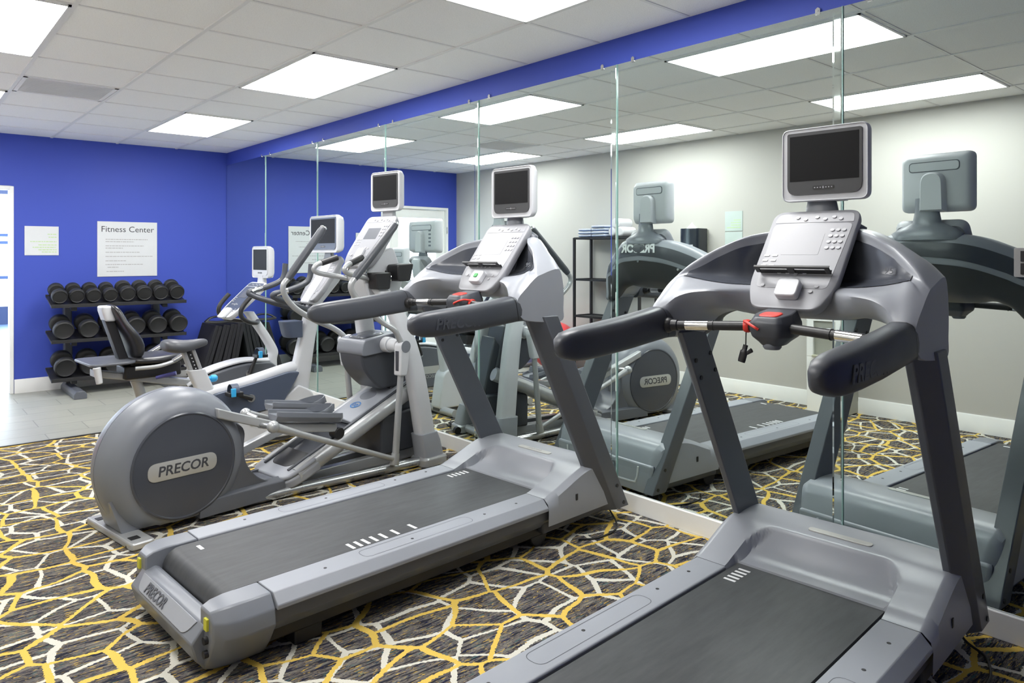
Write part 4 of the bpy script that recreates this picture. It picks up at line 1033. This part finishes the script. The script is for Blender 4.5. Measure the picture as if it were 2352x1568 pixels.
# ------------------------------------------------------------------ recumbent bike
def make_recumbent():
    t = thing('recumbent_bike', 'white and grey recumbent exercise bike with black backrest, in front of the dumbbell rack', 'exercise bike', (-.2, -2.76, 0), .07)
    body = [(-1.12, .10), (-.28, .08), (-.30, .30), (-.40, .42), (-.68, .425), (-.97, .37), (-1.13, .28)]
    dc = MB().xz(rpoly(body, [.05, .03, .05, .06, .12, .08, .06], 6), -.095, .095).build('drive_cover', 'steelgrey', t, bevel=.014, seg=3)
    MB().tube(cr([(-1.14, 0, .30), (-.97, 0, .385), (-.68, 0, .44), (-.42, 0, .425)], 7), .022, 14, flat=3.6).build('top_trim', 'white', t)
    q = MB()
    for s in (-1, 1): q.prism(rrect(.26, .05, .024, 6), (-.75, s*.096, .21), (1, 0, 0), (0, 0, 1), (0, 1, 0), -.002, .0025)
    pl = q.build('name_plate', 'plate', dc)
    for s in (-1, 1): text_mesh('lettering', 'PRECOR', .046, (-.75, s*.0988, .209), (-s, 0, 0), (0, 0, 1), 'greyink', pl, .0003, shear=.15)
    # seat rail, legs
    m = MB(); m.loft([[(-1.83, a, .465+b) for a, b in rrect(.11, .05, .01)], [(-.95, a, .285+b) for a, b in rrect(.11, .06, .01)]]); m.build('seat_rail', 'silver', t, bevel=.003)
    m = MB(); m.loft([[(-1.36, a, .37+b) for a, b in rrect(.06, .012, .003)], [(-1.03, a, .305+b) for a, b in rrect(.06, .012, .003)]]); m.build('rail_scale', 'black', t)
    MB().tube(cr([(-1.52, 0, .385), (-1.49, 0, .30), (-1.455, 0, .18), (-1.44, 0, .04)], 6), .040, 18).build('rear_leg', 'silver', t)
    m = MB(); m.tube([(-1.44, -.27, .036), (-1.44, .27, .036)], .036, 18); m.build('rear_foot', 'silver', t)
    m = MB(); m.tube([(-.36, -.27, .036), (-.36, .27, .036)], .036, 18); m.build('front_foot', 'silver', t)
    # seat
    m = MB(); m.bar((-1.63, -.10, .40), (-1.20, .10, .50)); m.build('seat_carriage', 'black', t, bevel=.012)
    st = []
    for x, w, z, h in ((-1.60, .15, .545, .018), (-1.57, .19, .545, .030), (-1.45, .215, .540, .034), (-1.32, .20, .540, .036), (-1.22, .15, .548, .034), (-1.16, .08, .55, .020)):
        st.append([(x, w*math.copysign(abs(math.cos(a))**.6, math.cos(a)), z+h*math.copysign(abs(math.sin(a))**.7, math.sin(a))) for a in [2*PI*k/24 for k in range(24)]])
    MB().loft(st).build('seat_cushion', 'vinyl', t, sub=1)
    m = MB(); m.xy(rpoly([(-1.90, -.235), (-1.60, -.225), (-1.55, -.12), (-1.55, .12), (-1.60, .225), (-1.90, .235)], [.06, .06, .04, .04, .06, .06]), .535, .555)
    m.build('rear_tray', 'steelgrey', t, bevel=.006)
    # backrest
    MB().loft([[(x+a, b, z) for a, b in rrect(.07, .10, .012)] for x, z in ((-1.60, .50), (-1.735, .92))]).build('backrest_post', 'black', t, bevel=.004)
    MB().loft([[(x+a, b, z) for a, b in rrect(.075, .15, .03)] for x, z in ((-1.715, .86), (-1.74, .945), (-1.742, .985))]).build('backrest_cap', 'white', t, bevel=.012, seg=3)
    st = []
    for z, w, x, d in ((.555, .13, -1.545, .02), (.575, .17, -1.535, .040), (.66, .195, -1.535, .055), (.76, .20, -1.585, .052), (.84, .17, -1.640, .036), (.90, .15, -1.660, .036), (.965, .13, -1.690, .034), (.995, .08, -1.705, .015)):
        st.append([(x+d*math.copysign(abs(math.sin(a))**.7, math.sin(a)), w*math.copysign(abs(math.cos(a))**.6, math.cos(a)), z) for a in [2*PI*k/24 for k in range(24)]])
    MB().loft(st).build('backrest_cushion', 'vinyl', t, sub=1)
    # side grips and levers by the seat
    for s in (-1, 1):
        hg = MB().tube(cr([(-1.60, s*.24, .50), (-1.45, s*.27, .505), (-1.32, s*.27, .535), (-1.21, s*.27, .60)], 6), .015, 14).build('side_handle', 'silver', t)
        MB().tube([(-1.335, s*.27, .532), (-1.205, s*.27, .603)], .0195, 16).build('pulse_grip', 'chrome', hg)
    m = MB(); m.tube([(-1.42, -.16, .405), (-1.30, -.245, .435)], [.012, .016], 12); m.build('seat_lever', plain('violet_blue_lever', (.06, .06, .22, 1), .4), t)
    m = MB(); m.cyl((-1.86, -.215, .535), (-1.84, -.215, .415), .028, 18, .022); m.build('tray_bumper', 'white', t, bevel=.006)
    # front column, console, bars, screen
    m = MB(); C = cr([(-.36, 0, .30), (-.365, 0, .42), (-.355, 0, .50), (-.42, 0, .62), (-.52, 0, .77), (-.585, 0, .87)], 5)
    st = []
    for i, p in enumerate(C): st.append([(p.x+a, b, p.z) for a, b in rrect(.085, .085, .034, 6)])
    m.loft(st); m.build('column', 'white', t, ang=50)
    make_console(t, (-.815, 0, .835), (-.485, 0, 1.150), wb=.135, wt=.150, sensor=False, tray=False, keymat='slate', body='white', lcd=True)
    q = MB(); pb, pt = V3(-.815, 0, .835), V3(-.485, 0, 1.15); V = (pt-pb).normalized(); W = V3(-V.z, 0, V.x)
    q.loft([[pb+V*b+V3(0, -a, 0)+W*h for a, b in rpoly([(-.06, -.02), (.06, -.02), (.05, .10), (-.05, .10)], .02)] for h in (.0, .022)]); q.build('phone_rest', 'white', t, bevel=.005)
    for s in (-1, 1):
        m = MB(); m.tube(cr([(-.52, s*.05, .78), (-.58, s*.14, .775), (-.67, s*.20, .79), (-.735, s*.21, .83), (-.755, s*.21, .88), (-.735, s*.21, .94), (-.66, s*.21, 1.03)], 7), .020, 16); m.build('handlebar', 'black', t)
    m = MB(); m.loft([[(-.455+a, b, z) for a, b in rrect(.04, w, .012)] for z, w in ((1.12, .12), (1.18, .10), (1.25, .10))]); m.build('screen_stand', 'white', t)
    make_monitor(t, (-.475, 0, 1.335), w=.305, h=.292, d=.07, bez='white')
    make_crank(t, -.63, .345, .115, .16, 1.15)
    # the parts above were laid out on a coarse profile: bring them to true height and reach
    ZT = [(0, 0), (.08, .08), (.25, .33), (.455, .541), (.70, .775), (1.0, 1.042), (1.2, 1.212), (1.5, 1.487)]
    def zf(z):
        for (a, b), (c, d) in zip(ZT, ZT[1:]):
            if z <= c: return b+(z-a)*(d-b)/(c-a)
        return z
    for o in [c for c in t.children]+[g for c in t.children for g in c.children]:
        for v in o.data.vertices:
            if v.co.z > .075: v.co = (v.co.x*.934-.047, v.co.y, zf(v.co.z))
            else: v.co.x = v.co.x*.934-.047
        o.data.update()
    return t
make_recumbent()
# ------------------------------------------------------------------ dumbbell rack
rk = thing('dumbbell_rack', 'grey three-tier dumbbell rack with black shelves below the Fitness Center sign', 'rack', (-1.222, -.33, 0))
TIERS = [(.975, .885), (.610, .535), (.235, .155)]
for s in (-1, 1):
    x = s*.425
    m = MB(); m.prism(rpoly([(-.055, 0), (.055, 0), (.055, .045), (.035, .075), (-.035, .075), (-.055, .045)], .008), (x, 0, 0), (1, 0, 0), (0, 0, 1), (0, 1, 0), -.44, .27); m.build('foot', 'steelgrey', rk, bevel=.004)
    m = MB(); m.loft([[(x+a, y+b, z) for a, b in rrect(.075, .10, .02)] for y, z in ((.20, .06), (.262, .93))]); m.build('post', 'steelgrey', rk)
    for z1, z0 in TIERS:
        m = MB(); m.loft([[(x+a, .24, z1-.030+b) for a, b in rrect(.05, .05, .006)], [(x+a, -.12, z0-.033+b) for a, b in rrect(.05, .035, .006)]]); m.build('shelf_bracket', 'black', rk)
for z1, z0 in TIERS:
    m = MB(); W_ = .628
    m.prism([(.18, z1-.004), (.18, z1+.018), (.172, z1+.018), (.172, z1+.006), (-.168, z0+.006), (-.168, z0+.022), (-.178, z0+.022), (-.178, z0-.012), (-.168, z0-.012)], (0, 0, 0), (0, 1, 0), (0, 0, 1), (1, 0, 0), -W_, W_); m.build('shelf', 'black', rk, bevel=.0015)

def make_dumbbell(r, L, label, loc, rot, group):
    t = thing('dumbbell', label, 'dumbbell', loc, 0, group); t.rotation_euler = rot
    for s in (-1, 1):
        hl = L*.275; x0, x1 = L/2-hl, L/2; ns = 40
        # round rubber head with a faintly faceted face
        m = MB(); m.lathe([(s*x0, r*.55), (s*x0, r*.82), (s*(x0+.012), r*.98), (s*(x0+.02), r), (s*(x1-.02), r), (s*(x1-.006), r*.94), (s*x1, r*.86), (s*(x1-.006), r*.78), (s*(x1-.006), r*.1)], (0, 0, 0), 'y', ns)
        m.build('head', 'rubber', t, ang=40)
    m = MB(); m.lathe([(-L*.24, .016), (-L*.20, .0175), (0, .0185), (L*.20, .0175), (L*.24, .016)], (0, 0, 0), 'y', 20); m.build('handle', 'chrome', t)
    return t
ROWS = [
 ('top shelf', TIERS[0], [(-1.770, .072), (-1.622, .072), (-1.474, .072), (-1.322, .072), (-1.160, .0785), (-1.000, .0785), (-.838, .0785), (-.676, .0785)], .285),
 ('middle shelf', TIERS[1], [(-1.738, .092), (-1.518, .092), (-1.300, .092), (-1.085, .094), (-.872, .094), (-.662, .094)], .315),
 ('bottom shelf', TIERS[2], [(-1.722, .098), (-1.500, .098), (-1.285, .098), (-1.070, .098), (-.858, .098), (-.648, .098)], .295),
]
ORD = ['leftmost', 'second from the left', 'third from the left', 'fourth from the left', 'fifth from the left', 'sixth from the left', 'seventh from the left', 'rightmost']
for rn_, (z1, z0), items, L in ROWS:
    proto = None; r0 = None; nn = len(items)
    sl = math.atan2(z1-z0, .345)
    for k, (x, r) in enumerate(items):
        o_ = 'rightmost' if k == nn-1 else ORD[k]
        lab = f'{"small" if r < .075 else "mid-sized" if r < .08 else "large"} black rubber dumbbell on the rack\'s {rn_}, {o_}'
        y = -.33; zc = (z1+z0)/2+.0075+r/math.cos(sl)+.0015
        loc = (x, y, zc); rot = (sl, 0, 0)
        if proto is None or abs(r0-r) > 1e-6: proto = make_dumbbell(r, L, lab, loc, rot, 'rubber dumbbells on the rack'); r0 = r
        else: dup(proto, loc, rot, lab)

# ------------------------------------------------------------------ folded mats leaning in the corner
mat_names = ['foremost, facing into the room', 'second from the front', 'third from the front', 'fourth, closest to the mirror']
mp = None
for k, (xb, xt) in enumerate(((-.470, -.285), (-.365, -.200), (-.262, -.120), (-.158, -.045))):
    t = thing('exercise_mat', f'folded black exercise mat leaning in the corner by the mirror, {mat_names[k]}', 'mat', (xb, -.31, 0), 0, 'black folded mats in the corner')
    a = math.atan2(xt-xb, .61); c_, s_ = math.cos(a), math.sin(a)
    m = MB()
    for l in range(2):
        m.prism(rrect(.036, .62, .012, 4, (.018+l*.038, .31)), (0, 0, .001+.076*s_*0), V3(c_, 0, -s_*0+0).normalized() if False else (c_, 0, -s_), (s_, 0, c_), (0, 1, 0), -.235, .235)
    o = m.build('foam', 'mat', t, bevel=.004)
    zmin = min((Vector(v).z for v in m.v)); o.location.z = -zmin+.001
t = thing('carry_strap', 'black carry strap draped over the tops of the folded mats', 'strap', (-.2, -.33, .622))
m = MB(); m.tube(cr([(-.19, -.16, .03), (-.12, -.13, .07), (-.02, -.10, .075), (.07, -.12, .05), (.12, -.15, .022), (.04, -.19, .024), (-.08, -.20, .022), (-.19, -.16, .03)], 6), .011, 8, flat=1.8); m.build('webbing', 'wire', t)

# ------------------------------------------------------------------ along the greige wall (seen in the mirror)
sh = thing('towel_rack', 'open black metal shelf stand with towels on top against the greige wall, seen in mirror', 'shelf', (-3.225, -3.27, 0))
m = MB(); hw, hd = .49, .145
for sx in (-1, 1):
    for sy in (-1, 1): m.bar((sx*hd-.013, sy*hw-.013, 0), (sx*hd+.013, sy*hw+.013, 1.595))
m.build('leg', 'black', sh, smooth=False)
for z in (.25, .66, 1.09, 1.575):
    m = MB()
    for sx in (-1, 1): m.bar((sx*hd-.011, -hw, z), (sx*hd+.011, hw, z+.024))
    for sy in (-1, 1): m.bar((-hd, sy*hw-.011, z), (hd, sy*hw+.011, z+.024))
    m.bar((-hd, -hw, z+.006), (hd, hw, z+.014)); m.build('shelf', 'black', sh, smooth=False)
tw0 = None
piles = [(-2.945, [.0, .034, .068], 'pile at the far end'), (-3.155, [.0, .034, .068, .102], 'middle pile')]
LV = ['at the bottom of the', 'second from the bottom of the', 'third from the bottom of the', 'on top of the']
for y, zs, pn in piles:
    for k, z in enumerate(zs):
        lv = 'on top of the' if k == len(zs)-1 else LV[k]
        lab = f'blue striped towel on the shelf stand, {lv} {pn}'
        loc = (-3.215+.006*(k % 2), y, 1.600+z)
        if tw0 is None:
            tw0 = MB(); st = []
            for i, (xx, hh) in enumerate(((-.13, .010), (-.125, .0155), (0, .016), (.12, .0155), (.13, .013), (.137, .006))):
                st.append([(xx, a, .0165+b) for a, b in rrect(.195, hh*2, hh*.9, 5)])
            tw0.loft(st); tw0 = tw0.build('towel', 'towel', None, bevel=0); tw0.location = loc; tag(tw0, lab, 'towel', 'folded striped towels')
        else:
            c = tw0.copy(); COL.objects.link(c); c.location = loc; c['label'] = lab
rl = MB(); rl.tube([(-.12, 0, 0), (.12, 0, 0)], [.055, .055], 20); rl = rl.build('rolled_towel', 'towelw', None, bevel=.015, seg=3); rl.location = (-3.22, -3.345, 1.656); tag(rl, 'white rolled towel on the black shelf stand beside the striped piles', 'towel', 'rolled white towels')
for y, z, lab in ((-3.46, 1.656, 'white rolled towel on the black shelf stand, nearest the wipes dispenser'), (-3.402, 1.751, 'white rolled towel resting on top of two others on the shelf stand')):
    c = rl.copy(); COL.objects.link(c); c.location = (-3.22, y, z); c['label'] = lab
# exercise ball and balance dome
t = MB(); t.ball((0, 0, 0), .29, 48); rb = t.build('exercise_ball', 'redball', None); rb.location = (-3.07, -2.455, .291); tag(rb, 'red exercise ball on the carpet by the shelf stand, seen in mirror', 'ball')
t = thing('balance_trainer', 'pale blue half-dome balance trainer on a grey base, seen in mirror', 'balance trainer', (-2.95, -1.80, 0))
m = MB(); m.lathe([(.04, .30), (.075, .312), (.13, .30), (.21, .235), (.262, .14), (.285, .0)], (0, 0, 0)); m.build('dome', 'bosu', t, ang=60)
m = MB(); m.lathe([(.002, .28), (.005, .31), (.035, .33), (.05, .328), (.055, .30)], (0, 0, 0)); m.build('base', 'hood', t)
# water cooler
t = thing('water_cooler', 'tall white water cooler with beige sides against the greige wall, seen in mirror', 'water cooler', (-3.40, -5.80, 0))
MB().bar((.003, -.16, .004), (.29, .16, 1.06)).build('cabinet', 'beigebox', t, bevel=.008)
MB().bar((.286, -.158, .006), (.312, .158, .50)).bar((.286, -.158, .82), (.312, .158, 1.058)).bar((.286, -.158, .50), (.312, -.10, .82)).bar((.286, .10, .50), (.312, .158, .82)).build('front_panel', 'trim', t, bevel=.004)
m = MB().bar((.29, -.06, .72), (.345, -.025, .76)); m.bar((.29, .025, .72), (.345, .06, .76)); m.build('tap', 'white', t, bevel=.004)
MB().bar((.286, -.10, .50), (.34, .10, .52)).build('drip_tray', 'ivory', t, bevel=.004)
MB().bar((.10, -.166, .30), (.16, -.158, .315)).build('side_latch', 'wire', t, bevel=.002)

# ------------------------------------------------------------------ cables on the carpet
def cable(label, pts, r=.0045, group='black power cables on the carpet'):
    m = MB(); m.tube(cr(pts, 8), r, 8); o = m.build('power_cable', 'wire', None); return tag(o, label, 'cable', group)
rnd = random.Random(11)
pts = []
for k in range(26):
    a = k*1.9; rr = .05+.035*math.sin(k*1.3); pts.append((-.085+rr*math.cos(a)*.55, -5.06+rr*1.3*math.sin(a), .007+.0028*k*(1 if k % 2 else .8)))
pts = [(-.21, -5.01, .006)] + pts
cable('tangled bundle of black cable by the white kickboard, in front of the elliptical trainer', pts)
cable('black cable looping up against the kickboard between elliptical trainer and treadmill', [(-.16, -5.12, .006), (-.05, -5.16, .06), (-.03, -5.10, .13), (-.035, -5.02, .14), (-.05, -4.95, .09), (-.10, -4.93, .006)], .0035)
cable('black power cable under the front of the farther treadmill', [(-.20, -6.22, .12), (-.19, -6.25, .06), (-.185, -6.29, .006), (-.28, -6.36, .006), (-.42, -6.37, .006), (-.50, -6.32, .006)])
cable('black power cable on the carpet in front of the nearest treadmill', [(-.16, -7.86, .10), (-.16, -7.90, .03), (-.18, -7.97, .006), (-.30, -8.02, .006), (-.45, -8.03, .006), (-.62, -8.05, .006)])
pts = [(-.40, -3.93, .006)]
for k in range(18):
    a = k*2.2; rr = .05+.03*math.sin(k); pts.append((-.42+rr*1.2*math.cos(a), -4.04+rr*math.sin(a), .007+.0025*k))
cable('black cable bundle on the carpet in front of the upright bike, seen in mirror', pts)

# ------------------------------------------------------------------ light, camera, view
wd = bpy.data.worlds.new('world'); scene.world = wd; wd.use_nodes = True
bg = wd.node_tree.nodes['Background']; bg.inputs[0].default_value = (.80, .90, 1.0, 1); bg.inputs[1].default_value = 6.0
cam = bpy.data.cameras.new('camera'); co = bpy.data.objects.new('camera', cam); COL.objects.link(co)
co.location = (-3.076, -8.804, 1.408); co.rotation_euler = (PI/2, 0, -.71241)
cam.sensor_width = 36; cam.lens = 1666.19/2352*36; cam.shift_y = -(784-582.3)/2352; cam.clip_start = .02
scene.cycles.max_bounces = 16; scene.cycles.diffuse_bounces = 10; scene.cycles.glossy_bounces = 8
scene.camera = co
vs = scene.view_settings; vs.view_transform = 'Standard'; vs.look = 'None'; vs.gamma = 1; vs.use_curve_mapping = False
vs.exposure = EXPOSURE
